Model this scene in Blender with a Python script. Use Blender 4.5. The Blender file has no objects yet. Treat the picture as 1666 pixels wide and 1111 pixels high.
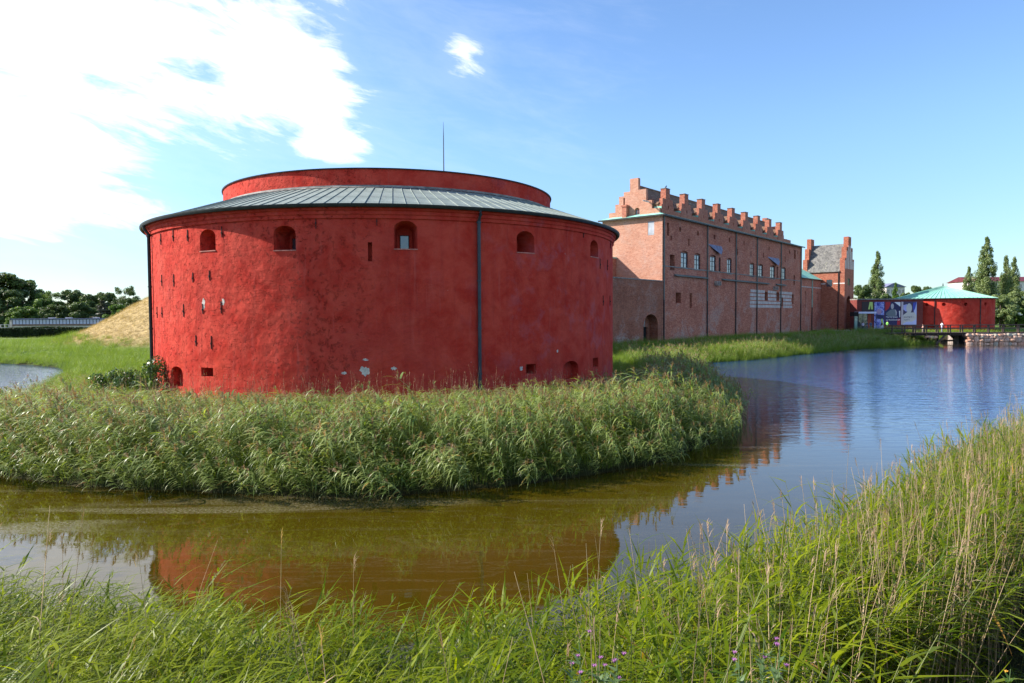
import bpy, bmesh, math, random
import numpy as np
from mathutils import Vector, Matrix, Euler, Quaternion
PI = math.pi
R_ = math.radians
random.seed(11)
rng = np.random.default_rng(11)
scene = bpy.context.scene
COL = scene.collection

# ------------------------------------------------------------------ camera, world, sun, exposure
F = 1110.0
CAMZ = 4.8
cam_d = bpy.data.cameras.new('camera')
cam_d.sensor_width = 36.0
cam_d.lens = 36.0 * F / 1666.0
cam_d.clip_start = 0.05
cam_d.clip_end = 6000.0
cam = bpy.data.objects.new('camera', cam_d)
COL.objects.link(cam)
PITCH = R_(2.2)
ROLL = R_(0.32)
CROT = Matrix.Rotation(PI / 2 - PITCH, 3, 'X') @ Matrix.Rotation(-ROLL, 3, 'Z')
cam.matrix_world = Matrix.Translation((0, 0, CAMZ)) @ CROT.to_4x4()
scene.camera = cam
CAM = Vector((0, 0, CAMZ))

SUN_EL = R_(36.0)
SUN_H = Vector((-0.994, 0.105, 0)).normalized()      # horizontal direction towards the sun
SUN_DIR = Vector((SUN_H.x * math.cos(SUN_EL), SUN_H.y * math.cos(SUN_EL), math.sin(SUN_EL)))
SUN_AZ = math.atan2(SUN_H.x, SUN_H.y)               # measured from +Y towards +X
EXPOSURE = 1.08
scene.view_settings.view_transform = 'Standard'
scene.view_settings.look = 'None'
scene.view_settings.exposure = EXPOSURE
scene.view_settings.gamma = 1.0
scene.view_settings.use_curve_mapping = False
scene.cycles.max_bounces = 8
scene.cycles.diffuse_bounces = 3
scene.cycles.glossy_bounces = 3
scene.cycles.transmission_bounces = 4
scene.cycles.use_denoising = True

world = bpy.data.worlds.new('World')
scene.world = world
world.use_nodes = True
wn = world.node_tree
wn.nodes.clear()


def nd(nt, typ, **kw):
    n = nt.nodes.new(typ)
    for k, v in kw.items():
        setattr(n, k, v)
    return n


def setin(n, key, v):
    n.inputs[key].default_value = v


def math_n(nt, op, a, b=None, c=None, clamp=False):
    n = nt.nodes.new('ShaderNodeMath')
    n.operation = op
    n.use_clamp = clamp
    for i, v in enumerate((a, b, c)):
        if v is None:
            continue
        if isinstance(v, (int, float)):
            n.inputs[i].default_value = v
        else:
            nt.links.new(v, n.inputs[i])
    return n.outputs[0]


def smooth_n(nt, v, a, b, to0=0.0, to1=1.0):
    n = nt.nodes.new('ShaderNodeMapRange')
    n.interpolation_type = 'SMOOTHSTEP'
    nt.links.new(v, n.inputs[0])
    for i, x in enumerate((a, b, to0, to1)):
        n.inputs[i + 1].default_value = x
    return n.outputs[0]


def mixc(nt, fac, a, b, blend='MIX'):
    n = nt.nodes.new('ShaderNodeMix')
    n.data_type = 'RGBA'
    n.blend_type = blend
    for key, v in ((0, fac), (6, a), (7, b)):
        if isinstance(v, (int, float)):
            n.inputs[key].default_value = v
        elif isinstance(v, (tuple, list)):
            n.inputs[key].default_value = (*v[:3], 1.0)
        else:
            nt.links.new(v, n.inputs[key])
    return n.outputs[2]


def build_world():
    nt = wn
    out = nd(nt, 'ShaderNodeOutputWorld')
    bg = nd(nt, 'ShaderNodeBackground')
    sky = nd(nt, 'ShaderNodeTexSky')
    sky.sky_type = 'NISHITA'
    sky.sun_disc = False
    sky.sun_elevation = SUN_EL
    sky.sun_rotation = SUN_AZ
    sky.altitude = 0
    sky.air_density = 0.95
    sky.dust_density = 0.25
    sky.ozone_density = 2.0
    tc = nd(nt, 'ShaderNodeTexCoord')
    sep = nd(nt, 'ShaderNodeSeparateXYZ')
    nt.links.new(tc.outputs['Generated'], sep.inputs[0])
    X, Y, Z = sep.outputs
    az = math_n(nt, 'MULTIPLY', math_n(nt, 'ARCTAN2', X, Y), 180 / PI)
    el = math_n(nt, 'MULTIPLY', math_n(nt, 'ARCSINE', Z), 180 / PI)
    # wispy noise in (azimuth, elevation), streaks slightly inclined
    comb = nd(nt, 'ShaderNodeCombineXYZ')
    nt.links.new(math_n(nt, 'ADD', math_n(nt, 'MULTIPLY', az, 0.055), math_n(nt, 'MULTIPLY', el, 0.05)), comb.inputs[0])
    nt.links.new(math_n(nt, 'SUBTRACT', math_n(nt, 'MULTIPLY', el, 0.16), math_n(nt, 'MULTIPLY', az, -0.02)), comb.inputs[1])
    nz = nd(nt, 'ShaderNodeTexNoise')
    nt.links.new(comb.outputs[0], nz.inputs['Vector'])
    setin(nz, 'Scale', 1.5)
    setin(nz, 'Detail', 9.0)
    setin(nz, 'Roughness', 0.6)
    setin(nz, 'Distortion', 0.55)
    nf = nd(nt, 'ShaderNodeTexNoise')
    nt.links.new(comb.outputs[0], nf.inputs['Vector'])
    setin(nf, 'Scale', 5.5)
    setin(nf, 'Detail', 8.0)
    setin(nf, 'Roughness', 0.65)
    setin(nf, 'Distortion', 0.8)
    noise = math_n(nt, 'ADD', math_n(nt, 'SUBTRACT', nz.outputs['Fac'], 0.5), math_n(nt, 'MULTIPLY', math_n(nt, 'SUBTRACT', nf.outputs['Fac'], 0.5), 0.42))

    def blob(a0, e0, ra, re, tilt=0.0):
        da = math_n(nt, 'SUBTRACT', az, a0)
        de = math_n(nt, 'SUBTRACT', el, e0)
        p = math_n(nt, 'DIVIDE', math_n(nt, 'ADD', da, math_n(nt, 'MULTIPLY', de, tilt)), ra)
        q = math_n(nt, 'DIVIDE', math_n(nt, 'SUBTRACT', de, math_n(nt, 'MULTIPLY', da, tilt)), re)
        r = math_n(nt, 'SQRT', math_n(nt, 'ADD', math_n(nt, 'MULTIPLY', p, p), math_n(nt, 'MULTIPLY', q, q)))
        return math_n(nt, 'SUBTRACT', 1.0, r)
    W_ = {5: 0.50, 6: 1.6}
    blobs = [(-44, 22, 30, 12.0, 0.0), (-18.5, 18.2, 7.8, 4.6, -0.25), (-15, 13.6, 3.3, 1.7, -0.1), (-36, 12, 9.5, 4.2, 0.0), (-40, 8, 12, 2.2, 0.0),
             (-3.9, 20.6, 4.4, 3.6, -0.5), (-3.2, 23.6, 3.4, 1.5, 0.0),
             (-90, 16, 30, 9, 0.0), (-62, 44, 34, 12, 0.1), (100, 30, 30, 7, 0.1), (172, 26, 26, 8, -0.1), (-150, 40, 22, 9, 0.0)]
    d = None
    for i_, b in enumerate(blobs):
        v = blob(*b)
        if i_ in W_:
            v = math_n(nt, 'SUBTRACT', v, W_[i_])
        d = v if d is None else math_n(nt, 'MAXIMUM', d, v)
    dens = math_n(nt, 'ADD', math_n(nt, 'MAXIMUM', d, -1.2), math_n(nt, 'MULTIPLY', noise, 2.3))
    mask = smooth_n(nt, dens, -0.14, 0.56)
    # faint veil, everywhere a little, thicker near the main bank
    veil = math_n(nt, 'MULTIPLY', smooth_n(nt, dens, -0.9, 0.2), 0.10)
    mask = math_n(nt, 'MAXIMUM', math_n(nt, 'MULTIPLY', mask, 0.96), veil)
    skyc = mixc(nt, 1.0, sky.outputs[0], (0.93, 1.08, 1.24), 'MULTIPLY')
    low = smooth_n(nt, el, -2.0, 16.0, 0.64, 1.0)
    lowc = nd(nt, 'ShaderNodeCombineXYZ')
    for i_ in range(3):
        nt.links.new(low, lowc.inputs[i_])
    skyc = mixc(nt, 1.0, skyc, lowc.outputs[0], 'MULTIPLY')
    cl = mixc(nt, mask, skyc, (6.8, 7.0, 7.3))
    nt.links.new(cl, bg.inputs[0])
    bg.inputs[1].default_value = 0.10
    nt.links.new(bg.outputs[0], out.inputs[0])


build_world()

sun_d = bpy.data.lights.new('sun', 'SUN')
sun_d.energy = 5.0
sun_d.angle = R_(0.53)
sun_d.color = (1.0, 0.93, 0.82)
sun = bpy.data.objects.new('sun', sun_d)
COL.objects.link(sun)
sun.rotation_mode = 'QUATERNION'
sun.rotation_quaternion = SUN_DIR.to_track_quat('Z', 'Y')
sun.location = (0, 0, 60)

# ------------------------------------------------------------------ pixel helpers: where a pixel's ray meets a real plane or wall


def ray(px, py):
    return CROT @ Vector(((px - 833.0) / F, -(py - 555.5) / F, -1.0))


def at_y(px, py, Y):
    d = ray(px, py)
    return CAM + d * (Y / d.y)


def at_z(px, py, z=0.0):
    d = ray(px, py)
    return CAM + d * ((z - CAMZ) / d.z)


def on_line(px, py, P0, dv):
    """vertical plane through P0 along dv (2D): returns (distance along, z)"""
    d = ray(px, py)
    # s*d.xy = P0 + t*dv
    det = d.x * (-dv[1]) + dv[0] * d.y
    s = (P0[0] * (-dv[1]) + dv[0] * P0[1]) / det
    t = (d.x * P0[1] - d.y * P0[0]) / det
    return t, CAMZ + s * d.z


def on_cyl(px, py, C, R):
    d = ray(px, py)
    a = d.x * d.x + d.y * d.y
    b = -2 * (d.x * C[0] + d.y * C[1])
    c = C[0] ** 2 + C[1] ** 2 - R * R
    disc = max(0.0, b * b - 4 * a * c)
    s = (-b - math.sqrt(disc)) / (2 * a)
    return math.atan2(s * d.y - C[1], s * d.x - C[0]), CAMZ + s * d.z


# ------------------------------------------------------------------ object helpers
def tag(o, label=None, cat=None, group=None, kind=None):
    if label:
        o['label'] = label
    if cat:
        o['category'] = cat
    if group:
        o['group'] = group
    if kind:
        o['kind'] = kind
    return o


def empty(name, loc=(0, 0, 0), rz=0.0, parent=None):
    o = bpy.data.objects.new(name, None)
    o.location = loc
    o.rotation_euler = (0, 0, rz)
    o.empty_display_size = 0.3
    COL.objects.link(o)
    o.parent = parent
    return o


def link(name, me, parent=None, loc=None, rot=None):
    o = bpy.data.objects.new(name, me)
    COL.objects.link(o)
    o.parent = parent
    if loc is not None:
        o.location = loc
    if rot is not None:
        o.rotation_euler = rot
    return o


class MB:
    def __init__(s):
        s.v, s.f, s.m, s.sm = [], [], [], []

    def add(s, vs, fs, mi=0, smooth=False):
        n = len(s.v)
        s.v += [tuple(p) for p in vs]
        for f in fs:
            s.f.append(tuple(i + n for i in f))
            s.m.append(mi)
            s.sm.append(smooth)

    def box(s, x0, x1, y0, y1, z0, z1, mi=0):
        s.add([(x0, y0, z0), (x1, y0, z0), (x1, y1, z0), (x0, y1, z0), (x0, y0, z1), (x1, y0, z1), (x1, y1, z1), (x0, y1, z1)],
              [(0, 3, 2, 1), (4, 5, 6, 7), (0, 1, 5, 4), (1, 2, 6, 5), (2, 3, 7, 6), (3, 0, 4, 7)], mi)
        return s

    def prism(s, poly, a, b, axis='y', mi=0):
        """extrude a 2D outline; axis y: poly is (x,z); axis x: poly is (y,z); axis z: (x,y)"""
        def P(p, t):
            return {'y': (p[0], t, p[1]), 'x': (t, p[0], p[1]), 'z': (p[0], p[1], t)}[axis]
        n = len(poly)
        s.add([P(p, a) for p in poly] + [P(p, b) for p in poly],
              [tuple(range(n)), tuple(range(2 * n - 1, n - 1, -1))] + [(i, i + n, (i + 1) % n + n, (i + 1) % n) for i in range(n)], mi)
        return s

    def tube(s, pts, rad, n=8, mi=0, smooth=True, cap=True):
        pts = [Vector(p) for p in pts]
        if not isinstance(rad, (list, tuple)):
            rad = [rad] * len(pts)
        vs, fs = [], []
        for i, p in enumerate(pts):
            t = (pts[min(i + 1, len(pts) - 1)] - pts[max(i - 1, 0)]).normalized()
            up = Vector((0, 0, 1)) if abs(t.z) < 0.95 else Vector((1, 0, 0))
            a = t.cross(up).normalized()
            b = t.cross(a).normalized()
            for k in range(n):
                an = 2 * PI * k / n
                vs.append(p + (a * math.cos(an) + b * math.sin(an)) * rad[i])
        for i in range(len(pts) - 1):
            for k in range(n):
                fs.append((i * n + k, i * n + (k + 1) % n, (i + 1) * n + (k + 1) % n, (i + 1) * n + k))
        if cap:
            fs.append(tuple(range(n))[::-1])
            fs.append(tuple((len(pts) - 1) * n + k for k in range(n)))
        s.add(vs, fs, mi, smooth)
        return s

    def lathe(s, prof, n, mi=0, smooth=True, a0=0.0, a1=2 * PI, closed=False):
        """prof list of (r, z)"""
        full = abs(a1 - a0 - 2 * PI) < 1e-6
        cols = n if full else n + 1
        vs = [(r * math.cos(a0 + (a1 - a0) * k / n), r * math.sin(a0 + (a1 - a0) * k / n), z) for k in range(cols) for (r, z) in prof]
        m = len(prof)
        fs = []
        for k in range(n):
            k2 = (k + 1) % cols
            for j in range(m if closed else m - 1):
                j2 = (j + 1) % m
                fs.append((k * m + j, k2 * m + j, k2 * m + j2, k * m + j2))
        s.add(vs, fs, mi, smooth)
        return s

    def mesh(s, name, mats):
        me = bpy.data.meshes.new(name)
        me.from_pydata(s.v, [], s.f)
        if not isinstance(mats, (list, tuple)):
            mats = [mats]
        for m in mats:
            me.materials.append(m)
        me.polygons.foreach_set('material_index', s.m)
        me.polygons.foreach_set('use_smooth', s.sm)
        me.update()
        return me

    def build(s, name, mats, parent=None, loc=None, rot=None, fix=True):
        me = s.mesh(name, mats)
        if fix:
            bm = bmesh.new()
            bm.from_mesh(me)
            bmesh.ops.recalc_face_normals(bm, faces=bm.faces)
            bm.to_mesh(me)
            bm.free()
            if any(s.sm):
                me.set_sharp_from_angle(angle=R_(42))
        return link(name, me, parent, loc, rot)


def boolcut(o, cutter):
    """cut the cutter's closed shells out of o's mesh and keep the result as plain mesh"""
    cm = cutter.mesh('cut', o.data.materials[:] or [None])
    bm = bmesh.new()
    bm.from_mesh(cm)
    bmesh.ops.recalc_face_normals(bm, faces=bm.faces)
    bm.to_mesh(cm)
    bm.free()
    co = bpy.data.objects.new('cut', cm)
    COL.objects.link(co)
    co.matrix_world = o.matrix_world
    pr = o.parent
    o.parent = None
    md = o.modifiers.new('b', 'BOOLEAN')
    md.operation = 'DIFFERENCE'
    md.solver = 'EXACT'
    md.object = co
    bpy.context.view_layer.update()
    dg = bpy.context.evaluated_depsgraph_get()
    me = bpy.data.meshes.new_from_object(o.evaluated_get(dg))
    o.modifiers.clear()
    o.data = me
    o.parent = pr
    bpy.data.objects.remove(co)
    return o


# ------------------------------------------------------------------ materials
def newmat(name):
    m = bpy.data.materials.new(name)
    m.use_nodes = True
    nt = m.node_tree
    b = nt.nodes['Principled BSDF']
    return m, nt, b


def objco(nt, scale=(1, 1, 1)):
    tc = nd(nt, 'ShaderNodeTexCoord')
    mp = nd(nt, 'ShaderNodeMapping')
    mp.inputs['Scale'].default_value = scale
    nt.links.new(tc.outputs['Object'], mp.inputs[0])
    return mp.outputs[0]


def noise_n(nt, vec, scale, detail=4.0, rough=0.55, dist=0.0):
    n = nd(nt, 'ShaderNodeTexNoise')
    nt.links.new(vec, n.inputs['Vector'])
    setin(n, 'Scale', scale)
    setin(n, 'Detail', detail)
    setin(n, 'Roughness', rough)
    setin(n, 'Distortion', dist)
    return n.outputs['Fac']


def bump_n(nt, b, h, dist, strength=1.0, prev=None):
    n = nd(nt, 'ShaderNodeBump')
    setin(n, 'Strength', strength)
    setin(n, 'Distance', dist)
    nt.links.new(h, n.inputs['Height'])
    if prev is not None:
        nt.links.new(prev, n.inputs['Normal'])
    nt.links.new(n.outputs[0], b.inputs['Normal'])
    return n.outputs[0]


def simple(name, col, rough=0.7, var=0.25, scale=2.0, bump=0.0, bscale=8.0, metal=0.0, spec=0.4):
    m, nt, b = newmat(name)
    co = objco(nt)
    n = noise_n(nt, co, scale)
    c = mixc(nt, smooth_n(nt, n, 0.3, 0.7), tuple(x * (1 - var) for x in col), tuple(min(1, x * (1 + var)) for x in col))
    nt.links.new(c, b.inputs['Base Color'])
    setin(b, 'Roughness', rough)
    setin(b, 'Metallic', metal)
    setin(b, 'Specular IOR Level', spec)
    if bump:
        bump_n(nt, b, noise_n(nt, co, bscale, 5.0), bump)
    return m


DR_ = 14.02


def plaster(name, far=False):
    """old limewashed render: blotchy red, rough trowel relief, patches of lost paint low down"""
    m, nt, b = newmat(name)
    co = objco(nt)
    big = noise_n(nt, co, 0.22, 5.0, 0.6)
    mid = noise_n(nt, co, 1.1, 6.0, 0.65, 0.4)
    fine = noise_n(nt, co, 6.0, 6.0, 0.7)
    c = mixc(nt, smooth_n(nt, mid, 0.3, 0.72), (0.43, 0.029, 0.019), (0.55, 0.068, 0.045))
    c = mixc(nt, math_n(nt, 'MULTIPLY', smooth_n(nt, big, 0.45, 0.75), 0.45), c, (0.44, 0.075, 0.058))
    c = mixc(nt, math_n(nt, 'MULTIPLY', smooth_n(nt, fine, 0.45, 0.8), 0.16), c, (0.27, 0.026, 0.022))
    sp = nd(nt, 'ShaderNodeSeparateXYZ')
    nt.links.new(co, sp.inputs[0])
    # rain streaks: noise drawn out vertically
    st = noise_n(nt, objco(nt, (1.6, 1.6, 0.10)), 1.3, 5.0, 0.6)
    c = mixc(nt, math_n(nt, 'MULTIPLY', smooth_n(nt, st, 0.52, 0.72), 0.28), c, (0.21, 0.020, 0.022))
    st2 = noise_n(nt, objco(nt, (2.6, 2.6, 0.16)), 1.7, 5.0, 0.6)
    c = mixc(nt, math_n(nt, 'MULTIPLY', smooth_n(nt, st2, 0.58, 0.76), 0.30), c, (0.50, 0.13, 0.11))
    # fresher orange-red repairs low on the wall, violet grey blotches towards local +X
    low = smooth_n(nt, sp.outputs[2], 4.6, 1.0)
    rp = noise_n(nt, co, 0.55, 6.0, 0.7, 0.5)
    c = mixc(nt, math_n(nt, 'MULTIPLY', math_n(nt, 'MULTIPLY', smooth_n(nt, rp, 0.52, 0.62), low), 0.6), c, (0.46, 0.036, 0.016))
    bl = noise_n(nt, co, 0.8, 7.0, 0.7, 0.2)
    c = mixc(nt, math_n(nt, 'MULTIPLY', math_n(nt, 'MULTIPLY', smooth_n(nt, bl, 0.5, 0.66), smooth_n(nt, sp.outputs[0], 2.0, 11.0)), 0.28), c, (0.34, 0.14, 0.18))
    if not far:
        low2 = math_n(nt, 'MULTIPLY', smooth_n(nt, sp.outputs[2], 3.4, 1.2), smooth_n(nt, sp.outputs[2], -0.5, 0.1))
        pn = noise_n(nt, co, 1.7, 8.0, 0.72, 0.3)
        th = math_n(nt, 'SUBTRACT', pn, math_n(nt, 'MULTIPLY', low2, 0.07))
        patch = math_n(nt, 'MULTIPLY', smooth_n(nt, math_n(nt, 'ADD', pn, math_n(nt, 'MULTIPLY', low2, 0.06)), 0.715, 0.74), low2)
        c = mixc(nt, math_n(nt, 'MULTIPLY', patch, 0.75), c, (0.46, 0.40, 0.36))
        specks = math_n(nt, 'GREATER_THAN', noise_n(nt, co, 7.0, 3.0, 0.5), 0.775)
        c = mixc(nt, math_n(nt, 'MULTIPLY', specks, 0.6), c, (0.5, 0.4, 0.38))
    nt.links.new(c, b.inputs['Base Color'])
    setin(b, 'Roughness', 0.85)
    setin(b, 'Specular IOR Level', 0.08)
    rough_amt = smooth_n(nt, noise_n(nt, co, 0.18, 2.0), 0.38, 0.62, 0.35, 1.0)
    h1 = math_n(nt, 'MULTIPLY', noise_n(nt, co, 1.9, 8.0, 0.7, 0.15), rough_amt)
    p = bump_n(nt, b, h1, 0.10 if not far else 0.04)
    if not far:
        cy = nd(nt, 'ShaderNodeCombineXYZ')
        nt.links.new(math_n(nt, 'MULTIPLY', math_n(nt, 'ARCTAN2', sp.outputs[1], sp.outputs[0]), DR_), cy.inputs[0])
        nt.links.new(sp.outputs[2], cy.inputs[1])
        # unevenness so that courses wander
        bt = nd(nt, 'ShaderNodeTexBrick')
        wz = nd(nt, 'ShaderNodeVectorMath')
        wz.operation = 'ADD'
        nzv = nd(nt, 'ShaderNodeTexNoise')
        nt.links.new(co, nzv.inputs['Vector'])
        setin(nzv, 'Scale', 1.3)
        sv = nd(nt, 'ShaderNodeVectorMath')
        sv.operation = 'SCALE'
        nt.links.new(nzv.outputs['Color'], sv.inputs[0])
        sv.inputs['Scale'].default_value = 0.14
        nt.links.new(cy.outputs[0], wz.inputs[0])
        nt.links.new(sv.outputs[0], wz.inputs[1])
        nt.links.new(wz.outputs[0], bt.inputs['Vector'])
        setin(bt, 'Scale', 1.0)
        setin(bt, 'Brick Width', 0.31)
        setin(bt, 'Row Height', 0.115)
        setin(bt, 'Mortar Size', 0.02)
        setin(bt, 'Mortar Smooth', 1.0)
        msk = smooth_n(nt, noise_n(nt, co, 0.34, 6.0, 0.65), 0.50, 0.66)
        p = bump_n(nt, b, math_n(nt, 'MULTIPLY', bt.outputs['Fac'], msk), -0.0055, 1.0, p)
        # pits and chips
        pit = smooth_n(nt, noise_n(nt, co, 4.6, 6.0, 0.72), 0.54, 0.68)
        p = bump_n(nt, b, math_n(nt, 'MULTIPLY', pit, smooth_n(nt, math_n(nt, 'ADD', sp.outputs[0], math_n(nt, 'MULTIPLY', noise_n(nt, co, 0.3, 4.0), 6.0)), 6.0, 1.5)), -0.040, 1.0, p)
    h2 = noise_n(nt, co, 0.6, 3.0)
    p = bump_n(nt, b, h2, 0.16, 1.0, p)
    return m


def brick(name, base=(0.30, 0.10, 0.065), hi=(0.40, 0.17, 0.11), mortar=(0.36, 0.30, 0.26), white=0.5, dark=0.4, zlow=9.0, uniform=False):
    m, nt, b = newmat(name)
    tc = nd(nt, 'ShaderNodeTexCoord')
    sp = nd(nt, 'ShaderNodeSeparateXYZ')
    nt.links.new(tc.outputs['Object'], sp.inputs[0])
    X, Y, Z = sp.outputs
    cb = nd(nt, 'ShaderNodeCombineXYZ')
    nt.links.new(math_n(nt, 'ADD', X, Y), cb.inputs[0])
    nt.links.new(Z, cb.inputs[1])
    bt = nd(nt, 'ShaderNodeTexBrick')
    nt.links.new(cb.outputs[0], bt.inputs['Vector'])
    setin(bt, 'Scale', 1.0)
    setin(bt, 'Brick Width', 0.30)
    setin(bt, 'Row Height', 0.11)
    setin(bt, 'Mortar Size', 0.012)
    setin(bt, 'Mortar Smooth', 0.3)
    setin(bt, 'Bias', -0.1)
    bt.inputs['Color1'].default_value = (*base, 1)
    bt.inputs['Color2'].default_value = (*hi, 1)
    bt.inputs['Mortar'].default_value = (*mortar, 1)
    co = tc.outputs['Object']
    c = bt.outputs['Color']
    n1 = noise_n(nt, co, 0.35, 6.0, 0.65)
    n2 = noise_n(nt, co, 2.6, 5.0, 0.7)
    c = mixc(nt, math_n(nt, 'MULTIPLY', smooth_n(nt, n1, 0.42, 0.7), dark), c, tuple(x * 0.5 for x in base))
    c = mixc(nt, math_n(nt, 'MULTIPLY', smooth_n(nt, n2, 0.56, 0.68), 0.45), c, tuple(min(1, x * 1.25 + 0.03) for x in hi))
    c = mixc(nt, math_n(nt, 'MULTIPLY', math_n(nt, 'GREATER_THAN', noise_n(nt, cb.outputs[0], 5.0, 3.0), 0.64), 0.55), c, tuple(x * 0.32 for x in base))
    if white:
        wv = noise_n(nt, co, 0.28, 7.0, 0.72, 0.6)
        lowm = smooth_n(nt, Z, zlow, zlow * 0.2, 0.25, 1.0)
        w = math_n(nt, 'MULTIPLY', smooth_n(nt, wv, 0.47, 0.62), lowm)
        fl = noise_n(nt, co, 4.0, 4.0, 0.7)
        w = math_n(nt, 'MULTIPLY', w, smooth_n(nt, fl, 0.35, 0.6))
        c = mixc(nt, math_n(nt, 'MULTIPLY', w, white), c, (0.46, 0.40, 0.37))
    nt.links.new(c, b.inputs['Base Color'])
    setin(b, 'Roughness', 0.9)
    setin(b, 'Specular IOR Level', 0.2)
    p = bump_n(nt, b, bt.outputs['Fac'], -0.012)
    bump_n(nt, b, noise_n(nt, co, 3.0, 6.0, 0.7), 0.05, 1.0, p)
    return m


def foliage(name, c1, c2, trans=0.3, rough=0.45, attr=True, spec=0.3):
    m, nt, b = newmat(name)
    b_out = nt.nodes['Material Output']
    fac = None
    if attr:
        a = nd(nt, 'ShaderNodeAttribute')
        a.attribute_type = 'INSTANCER'
        a.attribute_name = 'tint'
        fac = a.outputs['Fac']
    co = objco(nt)
    n = noise_n(nt, co, 7.0 if attr else 0.7, 2.0)
    n = smooth_n(nt, n, 0.3, 0.7)
    if fac is not None:
        f = math_n(nt, 'ADD', math_n(nt, 'MULTIPLY', fac, 0.7), math_n(nt, 'MULTIPLY', n, 0.3))
    else:
        f = n
    c = mixc(nt, f, c1, c2)
    nt.links.new(c, b.inputs['Base Color'])
    setin(b, 'Roughness', rough)
    setin(b, 'Specular IOR Level', spec)
    tr = nd(nt, 'ShaderNodeBsdfTranslucent')
    tcol = mixc(nt, 1.0, c, (1.45, 1.45, 0.45), 'MULTIPLY')
    nt.links.new(tcol, tr.inputs[0])
    mx = nd(nt, 'ShaderNodeMixShader')
    mx.inputs[0].default_value = trans
    nt.links.new(b.outputs[0], mx.inputs[1])
    nt.links.new(tr.outputs[0], mx.inputs[2])
    nt.links.new(mx.outputs[0], b_out.inputs[0])
    return m


def copper(name, c1=(0.20, 0.38, 0.31), c2=(0.30, 0.50, 0.42), stain=(0.10, 0.13, 0.12), amt=0.4):
    m, nt, b = newmat(name)
    co = objco(nt)
    n = noise_n(nt, co, 1.2, 6.0, 0.65)
    c = mixc(nt, smooth_n(nt, n, 0.3, 0.7), c1, c2)
    n2 = noise_n(nt, co, 0.6, 7.0, 0.7, 0.6)
    c = mixc(nt, math_n(nt, 'MULTIPLY', smooth_n(nt, n2, 0.5, 0.66), amt), c, stain)
    nt.links.new(c, b.inputs['Base Color'])
    setin(b, 'Roughness', 0.6)
    setin(b, 'Specular IOR Level', 0.35)
    bump_n(nt, b, noise_n(nt, co, 5.0, 3.0), 0.01)
    return m


def rooftile(name, c1, c2, row=0.33):
    m, nt, b = newmat(name)
    co = objco(nt)
    v = nd(nt, 'ShaderNodeTexVoronoi')
    nt.links.new(co, v.inputs['Vector'])
    setin(v, 'Scale', 3.5)
    sepc = nd(nt, 'ShaderNodeSeparateColor')
    nt.links.new(v.outputs['Color'], sepc.inputs[0])
    c = mixc(nt, sepc.outputs[0], c1, c2)
    c = mixc(nt, math_n(nt, 'MULTIPLY', math_n(nt, 'GREATER_THAN', noise_n(nt, co, 2.3, 4.0), 0.65), 0.6), c, (0.34, 0.33, 0.22))
    nt.links.new(c, b.inputs['Base Color'])
    setin(b, 'Roughness', 0.8)
    w = nd(nt, 'ShaderNodeTexWave')
    w.bands_direction = 'Z'
    nt.links.new(co, w.inputs['Vector'])
    setin(w, 'Scale', 1.3)
    bump_n(nt, b, w.outputs['Fac'], 0.05)
    return m


M = {}
M['plaster'] = plaster('red_plaster')
M['plaster_far'] = plaster('red_plaster_far', True)
M['pale_plaster'] = simple('bare_plaster', (0.50, 0.45, 0.41), 0.9, 0.2, 6.0, 0.02, 12)
M['grey_stone'] = simple('grey_stone', (0.30, 0.25, 0.23), 0.9, 0.4, 2.5, 0.04, 6)
M['zinc'] = copper('patinated_roof', (0.15, 0.185, 0.17), (0.24, 0.28, 0.26), (0.11, 0.10, 0.10), 0.65)
M['dark_metal'] = simple('dark_metal', (0.022, 0.026, 0.028), 0.5, 0.3, 3.0, 0, 8, 0.2)
M['blue_pipe'] = simple('painted_pipe', (0.035, 0.042, 0.055), 0.5, 0.25, 1.5, 0, 8, 0.1)
M['iron'] = simple('old_iron', (0.035, 0.012, 0.012), 0.8, 0.3, 3.0)
M['flash'] = simple('roof_flashing', (0.20, 0.19, 0.18), 0.7, 0.4, 2.0)
M['copper'] = copper('green_copper')
M['copper_bright'] = copper('bright_copper', (0.20, 0.50, 0.40), (0.28, 0.60, 0.48), (0.13, 0.25, 0.2), 0.3)
M['brick_long'] = brick('castle_brick', (0.40, 0.098, 0.060), (0.64, 0.25, 0.155), (0.36, 0.22, 0.18), 0.7, 0.35, 9.0)
M['brick_plain'] = brick('gable_brick', (0.38, 0.10, 0.060), (0.52, 0.19, 0.115), (0.36, 0.24, 0.19), 0.25, 0.3, 30.0)
M['brick_end'] = brick('end_brick', (0.47, 0.19, 0.12), (0.58, 0.29, 0.20), (0.50, 0.38, 0.30), 0.35, 0.22, 30.0)  # cleaner brick than the long face, its tone also raised for sunlight
M['brick_old'] = brick('rampart_brick', (0.27, 0.075, 0.042), (0.42, 0.14, 0.08), (0.32, 0.22, 0.17), 1.0, 0.45, 5.0)
M['brick_tower'] = brick('tower_brick', (0.34, 0.085, 0.048), (0.50, 0.18, 0.105), (0.38, 0.22, 0.16), 0.35, 0.35, 9.0)
M['brick_dark'] = brick('dark_red_brick', (0.17, 0.035, 0.032), (0.22, 0.05, 0.045), (0.18, 0.08, 0.07), 0.0, 0.3)
M['white_render'] = simple('white_render', (0.66, 0.60, 0.56), 0.9, 0.12, 2.0)
M['limestone'] = simple('limestone', (0.50, 0.42, 0.40), 0.9, 0.22, 1.2, 0.02, 5)
M['brown_tile'] = rooftile('brown_roof_tile', (0.11, 0.055, 0.028), (0.19, 0.105, 0.06))
M['grey_tile'] = rooftile('grey_roof_tile', (0.085, 0.082, 0.078), (0.20, 0.19, 0.175))
M['slate'] = simple('slate', (0.15, 0.15, 0.24), 0.6, 0.3, 2.0)
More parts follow.
